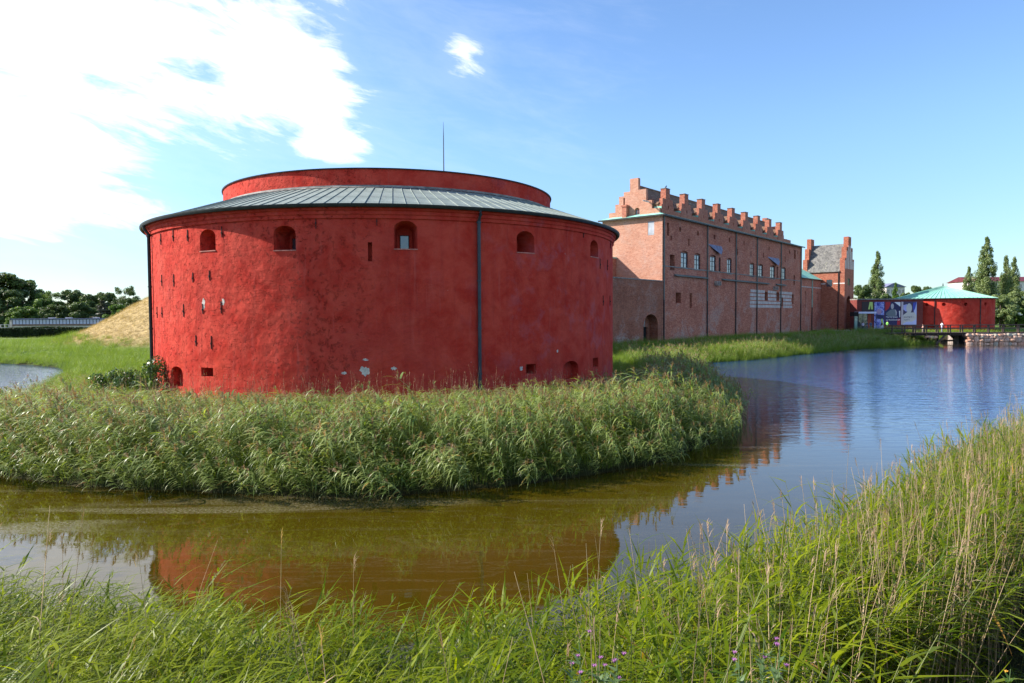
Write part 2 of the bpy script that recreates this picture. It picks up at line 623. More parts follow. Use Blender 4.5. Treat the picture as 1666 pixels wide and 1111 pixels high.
M['void'] = simple('dark_opening', (0.010, 0.009, 0.011), 0.9, 0.2, 2.0)  # near-black: painted shade inside openings, plain black elsewhere
M['frame'] = simple('dark_frame', (0.030, 0.030, 0.036), 0.6, 0.2, 2.0)
M['wood'] = simple('weathered_timber', (0.085, 0.060, 0.048), 0.85, 0.35, 3.0, 0.01, 20)
M['wood_dark'] = simple('dark_timber', (0.040, 0.027, 0.023), 0.9, 0.35, 3.0, 0.01, 20)
M['bark'] = simple('bark', (0.075, 0.055, 0.040), 0.95, 0.35, 2.0, 0.04, 6)
M['gravel'] = simple('path_gravel', (0.36, 0.32, 0.28), 0.95, 0.25, 1.5, 0.02, 10)


def glass(name, col, rough=0.08):
    m, nt, b = newmat(name)
    co = objco(nt)
    c = mixc(nt, smooth_n(nt, noise_n(nt, co, 1.2), 0.3, 0.7), tuple(x * 0.7 for x in col), col)
    nt.links.new(c, b.inputs['Base Color'])
    setin(b, 'Roughness', rough)
    setin(b, 'Specular IOR Level', 0.9)
    setin(b, 'IOR', 1.75)
    bump_n(nt, b, noise_n(nt, co, 1.6, 2.0), 0.01)
    return m


M['glass_blue'] = glass('window_glass', (0.05, 0.06, 0.11))
M['glass_dark'] = glass('dark_window_glass', (0.05, 0.07, 0.09))
M['copper_dull'] = copper('dull_copper', (0.095, 0.115, 0.105), (0.15, 0.17, 0.155), (0.06, 0.06, 0.06), 0.5)
M['glass_pale'] = glass('frosted_pane', (0.55, 0.56, 0.78), 0.35)

# ------------------------------------------------------------------ layout
DC = Vector((45 * math.sin(R_(-9.75)), 45 * math.cos(R_(-9.75))))      # centre of the near round tower
DR = 14.02
A0 = Vector((18.5, 84.0))                                              # near corner of the castle
U = Vector((0.64, 0.77)).normalized()
V = Vector((-U.y, U.x))
CANG = math.atan2(U.y, U.x)
G0 = 1.0                                                               # ground level round the castle

island = [(-400, 22), (-60, 21.5), (-30, 21.3), (-15.7, 20.6), (-11, 18.8), (-7, 18.2), (-3.6, 17.9), (-0.5, 18.7), (2.2, 20.1), (5.2, 22.0),
          (7.2, 24.5), (8.8, 27.7), (10.3, 31.7), (12.2, 37), (12.6, 44), (14.5, 55), (18.4, 67.5), (24.5, 71.5), (34, 81), (47.8, 94.5),
          (57.5, 101.5), (63, 104.5), (66.5, 106.5), (68, 111), (71, 118), (96, 124), (180, 130), (500, 160), (500, 3000), (-1500, 3000), (-1500, 22)]
pond = [(-27.5, 37.5), (-31.0, 44), (-37.5, 57), (-43, 64.5), (-50, 69.5), (-58, 73), (-75, 76), (-110, 78), (-180, 80), (-180, 40), (-90, 37), (-50, 35.5), (-33, 35.5)]
near = [(-60, 22), (-30, 14), (-14, 9.6), (-7, 8.1), (-3, 7.0), (0, 6.55), (2, 6.9), (4, 8.4), (7.5, 11.9), (13, 17.2), (25, 27), (45, 42), (90, 66),
        (200, 90), (500, 100), (500, -200), (-400, -200), (-400, 22)]
right = [(73.2, 107.2), (74.5, 107.0), (90, 107.3), (150, 107), (500, 107), (500, 118.5), (180, 118), (96, 116), (76, 114), (71.8, 112)]


def sdf(P, poly):
    """signed distance (positive inside) of points P (n,2) to a polygon"""
    P = np.asarray(P, float)
    q = np.array(poly, float)
    d = np.full(len(P), 1e18)
    inside = np.zeros(len(P), bool)
    for i in range(len(q)):
        a, b = q[i], q[(i + 1) % len(q)]
        e = b - a
        w = P - a
        t = np.clip((w @ e) / (e @ e), 0, 1)
        dd = w - t[:, None] * e
        d = np.minimum(d, (dd ** 2).sum(1))
        c = (a[1] > P[:, 1]) != (b[1] > P[:, 1])
        if abs(b[1] - a[1]) > 1e-9:
            xi = a[0] + (P[:, 1] - a[1]) * (b[0] - a[0]) / (b[1] - a[1])
            inside ^= c & (P[:, 0] < xi)
    d = np.sqrt(d)
    return np.where(inside, d, -d)


def ss(x):
    x = np.clip(x, 0, 1)
    return x * x * (3 - 2 * x)


def wob(P):
    x, y = P[:, 0], P[:, 1]
    return (np.sin(x * 0.9 + np.sin(y * 0.7) * 1.3) + np.sin(y * 1.1 + x * 0.35 + 2) + 0.6 * np.sin(x * 2.3 - y * 1.7)) / 2.6


def d_island(P):
    return np.minimum(sdf(P, island), -sdf(P, pond)) + 0.28 * wob(P)


def d_near(P):
    return sdf(P, near) + 0.12 * wob(P)


def mound_h(P):
    x, y = P[:, 0], P[:, 1]
    r = np.sqrt(((x + 30) / 41.0) ** 2 + ((y - 110) / 33.0) ** 2)
    return 9.6 * (1 - ss((r - 0.42) / 0.60)) * (r < 1.03)


def height(P):
    P = np.asarray(P, float)
    di = d_island(P)
    zi = np.where(di < 0, np.maximum(-1.6, di * 0.9), 0.42 * ss(di / 1.2) + 0.50 * ss((di - 3.0) / 6.5) + 0.10 * ss((di - 12) / 15))
    dn = d_near(P)
    zn = np.where(dn < 0, np.maximum(-1.6, dn * 0.7), 0.38 * ss(dn / 2.2) + 2.72 * ss((dn - 2.3) / 3.9))
    dr = sdf(P, right)
    zr = np.where(dr < -0.3, -1.6, 1.35)
    z = np.maximum(np.maximum(zi, zn), zr)
    # platform round the near tower, just under its footing
    dd = np.hypot(P[:, 0] - DC.x, P[:, 1] - DC.y) - DR
    z = np.where(dd < 1.5, np.minimum(z, 0.66 + 0.0 * dd), z)
    z = z + mound_h(P) * (di > 0)
    z = z + np.where((di > 1) | (dn > 1), 0.05 * wob(P * 1.7), 0)
    # the gate forecourt lies a little higher, level with the bridge deck
    fore = ss((P[:, 1] - 106) / 4.0) * ss((P[:, 0] - 52) / 6.0) * ss((di - 1.0) / 3.0) * (P[:, 1] < 150)
    z = z + .62 * fore
    return z


def axis(lo, hi, pts):
    """non-uniform axis: pts is list of (until, step)"""
    out = [lo]
    for until, step in pts:
        while out[-1] < until - 1e-6:
            out.append(min(until, out[-1] + step))
    return np.array(out)


def ground_material():
    m, nt, b = newmat('meadow_ground')
    tc = nd(nt, 'ShaderNodeTexCoord')
    co = tc.outputs['Object']
    n1 = noise_n(nt, co, 0.12, 5.0)
    n2 = noise_n(nt, co, 1.4, 6.0, 0.7)
    c = mixc(nt, smooth_n(nt, n1, 0.35, 0.65), (0.055, 0.105, 0.018), (0.10, 0.16, 0.03))
    c = mixc(nt, math_n(nt, 'MULTIPLY', smooth_n(nt, n2, 0.45, 0.75), 0.5), c, (0.12, 0.12, 0.04))
    at = nd(nt, 'ShaderNodeAttribute')
    at.attribute_name = 'cover'
    sp = nd(nt, 'ShaderNodeSeparateColor')
    nt.links.new(at.outputs['Color'], sp.inputs[0])
    # r: wet earth, g: straw, b: gravel
    c = mixc(nt, sp.outputs[0], c, (0.035, 0.028, 0.016))
    straw = mixc(nt, smooth_n(nt, noise_n(nt, objco(nt, (1.0, 1.0, 2.0)), 1.3, 7.0, 0.75), 0.34, 0.64), (0.22, 0.155, 0.07), (0.50, 0.37, 0.18))
    c = mixc(nt, sp.outputs[1], c, straw)
    gr = mixc(nt, n2, (0.24, 0.22, 0.20), (0.36, 0.33, 0.29))
    c = mixc(nt, sp.outputs[2], c, gr)
    nt.links.new(c, b.inputs['Base Color'])
    setin(b, 'Roughness', 1.0)
    setin(b, 'Specular IOR Level', 0.1)
    p = bump_n(nt, b, noise_n(nt, co, 2.0, 7.0, 0.75), 0.25)
    return m


def build_ground():
    xs = axis(-1500, 1500, [(-420, 90), (-120, 15), (-60, 3), (-20, 1.0), (20, 0.45), (30, 1.0), (110, 2.0), (420, 15), (1500, 90)])
    ys = axis(-200, 3000, [(-20, 30), (0, 2), (34, 0.45), (60, 1.0), (150, 2.0), (300, 10), (3000, 100)])
    gx, gy = np.meshgrid(xs, ys)
    P = np.stack([gx.ravel(), gy.ravel()], 1)
    z = height(P)
    nx, ny = len(xs), len(ys)
    me = bpy.data.meshes.new('ground')
    idx = np.arange(nx * ny).reshape(ny, nx)
    faces = np.stack([idx[:-1, :-1].ravel(), idx[:-1, 1:].ravel(), idx[1:, 1:].ravel(), idx[1:, :-1].ravel()], 1)
    me.vertices.add(len(P))
    me.vertices.foreach_set('co', np.column_stack([P, z]).ravel())
    me.loops.add(faces.size)
    me.polygons.add(len(faces))
    me.loops.foreach_set('vertex_index', faces.ravel())
    me.polygons.foreach_set('loop_start', np.arange(0, faces.size, 4))
    me.polygons.foreach_set('loop_total', np.full(len(faces), 4))
    me.polygons.foreach_set('use_smooth', np.ones(len(faces), bool))
    me.update(calc_edges=True)
    di, dn = d_island(P), d_near(P)
    wet = np.clip(1 - np.maximum(di, dn) / 1.5, 0, 1)
    wet = np.maximum(wet, 0.85 * (dn > -1) * (dn < 6) * (P[:, 1] < 30))
    mh = mound_h(P)
    straw = ss((mh - 0.1) / 0.9) * (di > 0)
    gravel = ((P[:, 0] > 58) & (P[:, 0] < 92) & (P[:, 1] > 112) & (P[:, 1] < 136) & (di > 3)).astype(float)
    colr = np.column_stack([wet, straw, gravel, np.ones(len(P))]).astype(np.float32)
    at = me.color_attributes.new('cover', 'FLOAT_COLOR', 'POINT')
    at.data.foreach_set('color', colr.ravel())
    me.materials.append(ground_material())
    o = link('ground', me)
    tag(o, kind='structure', label='grassy ground of the moat banks with a straw coloured earth mound')
    return o


build_ground()


def water_material():
    m, nt, b = newmat('moat_water')
    tc = nd(nt, 'ShaderNodeTexCoord')
    co = tc.outputs['Object']
    sp = nd(nt, 'ShaderNodeSeparateXYZ')
    nt.links.new(co, sp.inputs[0])
    X, Y, Z = sp.outputs
    # open = wind-ruffled open water, calm where the reeds shelter it
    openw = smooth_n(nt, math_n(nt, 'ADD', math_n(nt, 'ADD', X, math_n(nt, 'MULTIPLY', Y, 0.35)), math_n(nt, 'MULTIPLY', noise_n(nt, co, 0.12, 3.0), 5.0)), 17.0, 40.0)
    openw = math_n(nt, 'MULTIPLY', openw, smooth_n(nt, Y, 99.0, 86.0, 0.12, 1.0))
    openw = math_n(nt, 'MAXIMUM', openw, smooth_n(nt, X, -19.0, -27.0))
    # scum: thin swirled films of pollen and dust on the calm water
    mp = nd(nt, 'ShaderNodeMapping')
    mp.inputs['Rotation'].default_value = (0, 0, R_(-50))
    mp.inputs['Scale'].default_value = (0.10, 0.62, 1)
    nt.links.new(co, mp.inputs[0])
    wv = noise_n(nt, mp.outputs[0], 1.6, 4.0, 0.55, 1.6)
    line = math_n(nt, 'SUBTRACT', 1.0, math_n(nt, 'MULTIPLY', math_n(nt, 'ABSOLUTE', math_n(nt, 'SUBTRACT', wv, 0.5)), 30.0), None, True)
    film = smooth_n(nt, noise_n(nt, mp.outputs[0], 0.9, 5.0, 0.6, 0.9), 0.50, 0.64)
    grain = smooth_n(nt, noise_n(nt, co, 16.0, 6.0, 0.75), 0.40, 0.62)
    calm = math_n(nt, 'SUBTRACT', 1.0, openw)
    reach = smooth_n(nt, Y, 28.0, 20.0)
    bankside = smooth_n(nt, math_n(nt, 'SUBTRACT', Y, math_n(nt, 'MULTIPLY', X, 0.22)), 15.8, 18.3)
    sc = math_n(nt, 'MAXIMUM', math_n(nt, 'MULTIPLY', line, 0.20), math_n(nt, 'MULTIPLY', film, math_n(nt, 'ADD', math_n(nt, 'MULTIPLY', bankside, 0.75), 0.10)))
    sc = math_n(nt, 'MULTIPLY', math_n(nt, 'MULTIPLY', sc, calm), math_n(nt, 'MULTIPLY', grain, reach))
    specks = math_n(nt, 'MULTIPLY', math_n(nt, 'GREATER_THAN', noise_n(nt, co, 9.0, 2.0), 0.80), calm)
    sc2 = math_n(nt, 'MAXIMUM', math_n(nt, 'MULTIPLY', sc, 0.75), math_n(nt, 'MULTIPLY', specks, 0.6))
    mud_sky = mixc(nt, openw, (0.043, 0.030, 0.0015), (0.006, 0.034, 0.150))  # brown mud; on open water the sky's blue reflection is painted into the colour
    c = mixc(nt, sc2, mud_sky, (0.20, 0.18, 0.12))
    nt.links.new(c, b.inputs['Base Color'])
    setin(b, 'IOR', 1.6)
    setin(b, 'Specular IOR Level', 0.5)
    rr = math_n(nt, 'ADD', math_n(nt, 'MULTIPLY', sc2, 0.45), 0.015)
    nt.links.new(rr, b.inputs['Roughness'])
    # ripples, drawn out along X
    m1 = nd(nt, 'ShaderNodeMapping')
    m1.inputs['Scale'].default_value = (0.45, 1.5, 1)
    m1.inputs['Rotation'].default_value = (0, 0, R_(10))
    nt.links.new(co, m1.inputs[0])
    h = noise_n(nt, m1.outputs[0], 1.7, 4.0, 0.55, 0.3)
    n = nd(nt, 'ShaderNodeBump')
    nt.links.new(h, n.inputs['Height'])
    setin(n, 'Distance', 0.05)
    nt.links.new(math_n(nt, 'ADD', math_n(nt, 'MULTIPLY', openw, 0.80), 0.03), n.inputs['Strength'])
    h2 = noise_n(nt, co, 0.5, 3.0, 0.5)
    n2 = nd(nt, 'ShaderNodeBump')
    nt.links.new(h2, n2.inputs['Height'])
    setin(n2, 'Distance', 0.012)
    setin(n2, 'Strength', 0.5)
    nt.links.new(n.outputs[0], n2.inputs['Normal'])
    nt.links.new(n2.outputs[0], b.inputs['Normal'])
    return m


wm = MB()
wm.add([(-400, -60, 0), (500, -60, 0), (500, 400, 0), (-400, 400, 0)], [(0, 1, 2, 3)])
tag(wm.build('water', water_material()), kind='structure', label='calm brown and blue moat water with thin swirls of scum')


# ------------------------------------------------------------------ round tower by the moat
def arch_outline(w, h, n=8, seg=0.5):
    """closed outline (s, z) of an opening w wide, h high, base at z=0; the arch rises seg*w/2"""
    r = w / 2
    rise = seg * w
    pts = [(-r, 0), (r, 0)]
    for k in range(n + 1):
        a = PI * k / n
        pts.append((r * math.cos(a), h - rise + rise * math.sin(a)))
    return pts


def loft_cut(mb, ang, z, outer, inner, r0, r1, zin=0.0):
    """cutter between outline outer at radius r0 and outline inner at radius r1, on a round wall"""
    er = Vector((math.cos(ang), math.sin(ang), 0))
    et = Vector((-math.sin(ang), math.cos(ang), 0))
    n = len(outer)
    vs = [er * r0 + et * s + Vector((0, 0, z + t)) for s, t in outer] + [er * r1 + et * s + Vector((0, 0, z + zin + t)) for s, t in inner]
    mb.add(vs, [tuple(range(n)), tuple(range(2 * n - 1, n - 1, -1))] + [(i, i + n, (i + 1) % n + n, (i + 1) % n) for i in range(n)])


def radial_box(mb, ang, r0, r1, w, z0, z1, mi=0):
    er = Vector((math.cos(ang), math.sin(ang), 0))
    et = Vector((-math.sin(ang), math.cos(ang), 0))
    P = lambda r, s, z: er * r + et * s + Vector((0, 0, z))
    mb.add([P(r0, -w / 2, z0), P(r0, w / 2, z0), P(r1, w / 2, z0), P(r1, -w / 2, z0), P(r0, -w / 2, z1), P(r0, w / 2, z1), P(r1, w / 2, z1), P(r1, -w / 2, z1)],
           [(0, 3, 2, 1), (4, 5, 6, 7), (0, 1, 5, 4), (1, 2, 6, 5), (2, 3, 7, 6), (3, 0, 4, 7)], mi)


def radial_normals(o, R):
    me = o.data
    nrm = []
    vs = me.vertices
    for p in me.polygons:
        c = p.center
        rad = Vector((c.x, c.y, 0))
        rl = rad.length
        use = abs(rl - R) < 0.05 and rl > 0 and p.normal.dot(rad / rl) > 0.97
        p.use_smooth = True
        for li in p.loop_indices:
            if use:
                v = vs[me.loops[li].vertex_index].co
                nrm.append(Vector((v.x, v.y, 0)).normalized())
            else:
                nrm.append(p.normal.copy())
    me.normals_split_custom_set(nrm)


SILL = simple('worn_sill', (0.42, 0.16, 0.13), 0.9, 0.3, 4.0, 0.01)


def build_drum():
    t = empty('cannon_tower', (DC.x, DC.y, 0))
    tag(t, 'huge red plastered round tower standing in the reeds by the moat', 'round tower')
    ZB, ZT = 0.85, 9.35
    w = MB()
    w.lathe([(DR, ZB), (DR, ZT), (DR - 1.9, ZT), (DR - 1.9, ZB)], 288, closed=True)
    wall = w.build('wall', [M['plaster']], t)
    cut = MB()
    win = []
    sills = []
    # cx, top, bottom, width(px) ; kind
    ops = [(338, 372, 408, 27, 'deep'), (463, 366, 407, 38, 'glass'), (660, 358, 405, 40, 'glass'), (855, 375, 411, 31, 'glass'), (966.5, 390, 418, 16, 'deep'),
           (288, 596, 629, 19, 'door'), (337, 598, 613, 20, 'sq'), (864, 592, 608, 17, 'sq'), (928.5, 587, 617, 25, 'door'), (969, 582, 597, 9, 'sq'), (602, 394, 425, 7, 'slit')]
    for cx, y0, y1, wp, kd in ops:
        aL, _ = on_cyl(cx - wp / 2, (y0 + y1) / 2, DC, DR)
        aR, _ = on_cyl(cx + wp / 2, (y0 + y1) / 2, DC, DR)
        a, z1 = on_cyl(cx, y0, DC, DR)
        _, z0 = on_cyl(cx, y1, DC, DR)
        a = (aL + aR) / 2
        wd = abs(aR - aL) * DR
        h = z1 - z0
        if kd in ('deep', 'glass'):
            wd = min(wd, 1.12)
            o1 = arch_outline(wd, h, 10, 0.34)
            i1 = arch_outline(wd * 0.66, h * 0.82, 10, 0.34)
            loft_cut(cut, a, z0, o1, i1, DR + 0.15, DR - 1.15, 0.02)
            sills.append((a, z0, wd))
            win.append((a, z0 + 0.03, 0.36, h * 0.52, DR - 1.149))
        elif kd == 'door':
            o1 = arch_outline(wd, h, 8, 0.26)
            loft_cut(cut, a, z0, o1, o1, DR + 0.15, DR - 0.45)
        elif kd == 'sq':
            o1 = [(-wd / 2, 0), (wd / 2, 0), (wd / 2, h), (-wd / 2, h)]
            loft_cut(cut, a, z0, o1, [(x * 0.8, y * 0.9) for x, y in o1], DR + 0.15, DR - 0.8, 0.02)
        else:
            o1 = [(-wd / 2, 0), (wd / 2, 0), (wd / 2, h), (-wd / 2, h)]
            loft_cut(cut, a, z0, o1, o1, DR + 0.15, DR - 0.35)
    # openings on the far side, repeated with the spacing of the near ones
    for k in range(9):
        a = R_(20 + 20 * k)
        o1 = arch_outline(1.1, 1.35, 8, 0.34)
        loft_cut(cut, a, 7.4, o1, arch_outline(0.75, 1.1, 8, 0.34), DR + 0.15, DR - 1.15, 0.02)
    boolcut(wall, cut)
    radial_normals(wall, DR)
    for a, z, ww, hh, r in win:
        fr = MB()
        radial_box(fr, a, r, r + 0.05, ww + 0.06, z - 0.02, z)
        radial_box(fr, a, r, r + 0.05, ww + 0.06, z + hh, z + hh + 0.03)
        er, et = Vector((math.cos(a), math.sin(a), 0)), Vector((-math.sin(a), math.cos(a), 0))
        for sg in (-1, 1):
            p = er * (r + 0.025) + et * sg * (ww / 2 + 0.016)
            fr.tube([p + Vector((0, 0, z)), p + Vector((0, 0, z + hh))], 0.02, 4, smooth=False)
        wi = fr.build('window', M['frame'], t)
        pa = MB()
        radial_box(pa, a, r + 0.01, r + 0.03, ww, z, z + hh)
        pa.build('pane', M['glass_dark'], wi)
    for a, z, wd in sills:
        mb = MB()
        radial_box(mb, a, DR - 0.5, DR + 0.025, wd * .98, z - 0.035, z + 0.012)
        mb.build('sill', SILL, t)
    # footing
    MB().lathe([(DR + 0.32, 0.2), (DR + 0.32, 0.80), (DR + 0.20, 0.87), (DR - 0.5, 0.87)], 160).build('footing', M['grey_stone'], t)
    # moulded cornice
    MB().lathe([(DR + 0.003, 9.10), (DR + 0.07, 9.13), (DR + 0.07, 9.26), (DR + 0.12, 9.31), (DR + 0.12, 9.44), (DR + 0.20, 9.49), (DR + 0.20, 9.62), (DR - 0.3, 9.62)], 220).build('cornice', M['plaster'], t)
    ER, EZ = DR + 0.30, 9.70
    UR, UZ0, UZ1 = 10.12, 11.22, 12.12
    slope = (UZ0 - EZ) / (ER - UR)
    # gutter
    MB().lathe([(ER - 0.02, EZ - 0.12), (ER + 0.07, EZ - 0.12), (ER + 0.13, EZ - 0.04), (ER + 0.13, EZ + 0.03), (ER - 0.02, EZ + 0.03)], 220, closed=True).build('gutter', M['dark_metal'], t)
    MB().lathe([(ER, EZ - 0.05), (UR - 0.1, UZ0 - 0.05), (UR - 0.1, EZ - 0.1), (ER, EZ - 0.1)], 160, closed=True).build('roof_deck', M['wood_dark'], t)
    N = 150
    da = 2 * PI / N
    sh = MB()
    th = 0.02

    def P(r, a, dz=0.0):
        return (r * math.cos(a), r * math.sin(a), EZ + (ER - r) * slope + dz)
    g = da * 0.5
    rr = [ER, UR]
    sh.add([P(ER + .02, -g, 0), P(ER + .02, g, 0), P(UR - .05, g, 0), P(UR - .05, -g, 0), P(ER + .02, -g, th), P(ER + .02, g, th), P(UR - .05, g, th), P(UR - .05, -g, th)],
           [(0, 3, 2, 1), (4, 5, 6, 7), (0, 1, 5, 4), (1, 2, 6, 5), (2, 3, 7, 6), (3, 0, 4, 7)])
    s0 = 0.011
    for r0, r1 in ((ER + 0.02, UR + 0.02),):
        a_ = s0 / r0
        b_ = s0 / r1
        sh.add([P(r0, g - 2 * a_, th), P(r0, g - .1 * a_, th), P(r1, g - .1 * b_, th), P(r1, g - 2 * b_, th),
                P(r0, g - 2 * a_, th + .035), P(r0, g - .1 * a_, th + .035), P(r1, g - .1 * b_, th + .035), P(r1, g - 2 * b_, th + .035)],
               [(4, 5, 6, 7), (0, 1, 5, 4), (1, 2, 6, 5), (2, 3, 7, 6), (3, 0, 4, 7)])
    me = sh.build('roof_sheet', [M['zinc']], t).data
    for k in range(1, N):
        link('roof_sheet', me, t, (0, 0, random.uniform(-0.004, 0.004)), (0, 0, k * da))
    # flashing and upper ring
    MB().lathe([(UR + 0.32, UZ0 - 0.32 * slope * 1.0 + 0.05), (UR + 0.05, UZ0 + 0.03), (UR + 0.04, UZ0 + 0.10), (UR - 0.02, UZ0 + 0.10)], 160).build('flashing', M['flash'], t)
    up = MB()
    up.lathe([(UR, UZ0 - 0.4), (UR, UZ1), (UR - 0.7, UZ1), (UR - 0.7, UZ0 - 0.4)], 200, closed=True)
    up.build('upper_wall', M['plaster'], t)
    MB().lathe([(UR + 0.07, UZ1 + 0.00), (UR + 0.08, UZ1 + 0.05), (UR - 0.8, UZ1 + 0.12), (UR - 0.8, UZ1 + 0.0)], 200, closed=True).build('coping', M['dark_metal'], t)
    MB().lathe([(UR - 0.75, UZ1 - 0.6), (0.05, UZ1 - 0.35)], 64).build('inner_roof', M['zinc'], t)
    # downpipes
    a, _ = on_cyl(778, 450, DC, DR)

    def pipe(a, mat, z0=0.75):
        er = Vector((math.cos(a), math.sin(a), 0))
        pb = MB()
        r = DR + 0.13
        pb.tube([er * (ER + 0.05) + Vector((0, 0, EZ - 0.1)), er * (ER + 0.03) + Vector((0, 0, EZ - 0.28)), er * r + Vector((0, 0, EZ - 0.55)), er * r + Vector((0, 0, z0))], 0.085, 10)
        o = pb.build('downpipe', mat, t)
        for zc in (EZ - 0.62, 6.4, 4.2, 2.1):
            b2 = MB()
            b2.lathe([(0.105, -0.035), (0.105, 0.035)], 10)
            b2.build('pipe_collar', mat, o, er * r + Vector((0, 0, zc)))
    pipe(a, M['blue_pipe'])
    b, _ = on_cyl(248.5, 470, DC, DR)
    pipe(b + 0.0, M['dark_metal'])
    for k in range(4):
        pipe(R_(30 + 40 * k), M['blue_pipe'])
    # iron wall anchors
    anch = [(262, 389), (282, 383), (305.5, 383), (361, 377), (314, 451), (341, 448), (283, 456), (263.5, 456), (299, 505), (330, 502), (360, 500), (264, 508), (256, 508),
            (319, 554), (344, 557), (613, 358), (949, 378), (976, 429), (988, 431), (981, 489), (992, 489), (993, 396), (514, 361)]
    for i, (px, py) in enumerate(anch):
        a, z = on_cyl(px, py, DC, DR)
        mb = MB()
        hh = random.uniform(0.23, 0.31)
        radial_box(mb, a, DR - 0.01, DR + 0.035, 0.026, z - hh, z + hh)
        radial_box(mb, a, DR - 0.01, DR + 0.06, 0.045, z - 0.09, z - 0.01)
        o = mb.build('wall_anchor', M['iron'], t)
    for px, py, pw, phh in ((331, 495, 0.10, 0.22), (363, 491, 0.09, 0.13), (593, 604, 0.16, 0.21), (594, 585, 0.12, 0.05), (641, 599, 0.12, 0.07), (907, 571, 0.05, 0.06), (848, 599, 0.1, 0.09), (560, 607, 0.1, 0.06)):
        a, z = on_cyl(px, py, DC, DR)
        er = Vector((math.cos(a), math.sin(a), 0))
        et = Vector((-math.sin(a), math.cos(a), 0))
        mb = MB()
        n = 23
        ring = []
        for k in range(n):
            q = 2 * PI * k / n
            rr = random.uniform(0.45, 1.15)
            ring.append((math.cos(q) * pw * rr * 1.3, math.sin(q) * phh * rr * 1.3))
        vs = []
        for s, h in ring:
            aa = a + s / DR
            vs.append((math.cos(aa) * (DR + 0.004), math.sin(aa) * (DR + 0.004), z + h))
        for s, h in ring:
            aa = a + s / DR
            vs.append((math.cos(aa) * (DR - 0.02), math.sin(aa) * (DR - 0.02), z + h))
        mb.add(vs, [tuple(range(n)), tuple(range(2 * n - 1, n - 1, -1))] + [(i, i + n, (i + 1) % n + n, (i + 1) % n) for i in range(n)])
        mb.build('bare_patch', M['pale_plaster'], t)
    # lightning rod on the roof
    p = at_y(722, 275, DC.y - 2)
    p2 = at_y(722, 198, DC.y - 2)
    r = MB().tube([(p.x, p.y, 11.75), (p.x, p.y, p2.z - 1.0), (p.x, p.y, p2.z)], [0.045, 0.028, 0.008], 6)
    tag(r.build('lightning_rod', M['dark_metal']), 'thin dark metal rod rising from the round tower roof', 'lightning rod')


build_drum()

# ------------------------------------------------------------------ castle keep
CLEN, CDEP, EAVE = 54.4, 8.6, 17.0


def cw(px, py):        # on the long face: (x, z)
    return on_line(px, py, A0, U)


def ce(px, py):        # on the end face: (y, z)
    return on_line(px, py, A0, V)


def rect_on(fn, x0, y0, x1, y1):
    xm = (x0 + x1) / 2
    a, z1 = fn(x0, (y0 + y1) / 2)
    b, _ = fn(x1, (y0 + y1) / 2)
    _, z1 = fn(xm, y0)
    _, z0 = fn(xm, y1)
    return min(a, b), max(a, b), z0, z1


def window_unit(parent, x0, x1, z0, z1, y=0.16, cols=2, rows=3, arch=False, glassm='glass_blue', fw=0.10):
    f = MB()
    d0, d1 = y, y + 0.06
    f.box(x0, x1, d0, d1, z0, z0 + fw).box(x0, x1, d0, d1, z1 - fw, z1).box(x0, x0 + fw, d0, d1, z0 + fw, z1 - fw).box(x1 - fw, x1, d0, d1, z0 + fw, z1 - fw)
    w = f.build('window', M['frame'], parent)
    g = MB()
    for k in range(1, cols):
        xc = x0 + (x1 - x0) * k / cols
        g.box(xc - fw / 2, xc + fw / 2, d0 - .01, d1 - .01, z0 + fw, z1 - fw)
    for k in range(1, rows):
        zc = z0 + (z1 - z0) * k / rows
        s = fw * (0.8 if k == rows // 2 + (rows % 2) - (rows == 2) else 0.45)
        g.box(x0 + fw, x1 - fw, d0 - .014, d1 - .014, zc - s / 2, zc + s / 2)
    g.build('glazing_bar', M['frame'], w)
    MB().box(x0 + fw * .5, x1 - fw * .5, d1 - .03, d1 - .02, z0 + fw * .5, z1 - fw * .5).build('pane', M[glassm], w)
    return w


def gable_profile(steps, xc):
    """steps: list of (half width, z top) from the widest up; returns stepped outline, from base z of first"""
    pts = []
    return pts


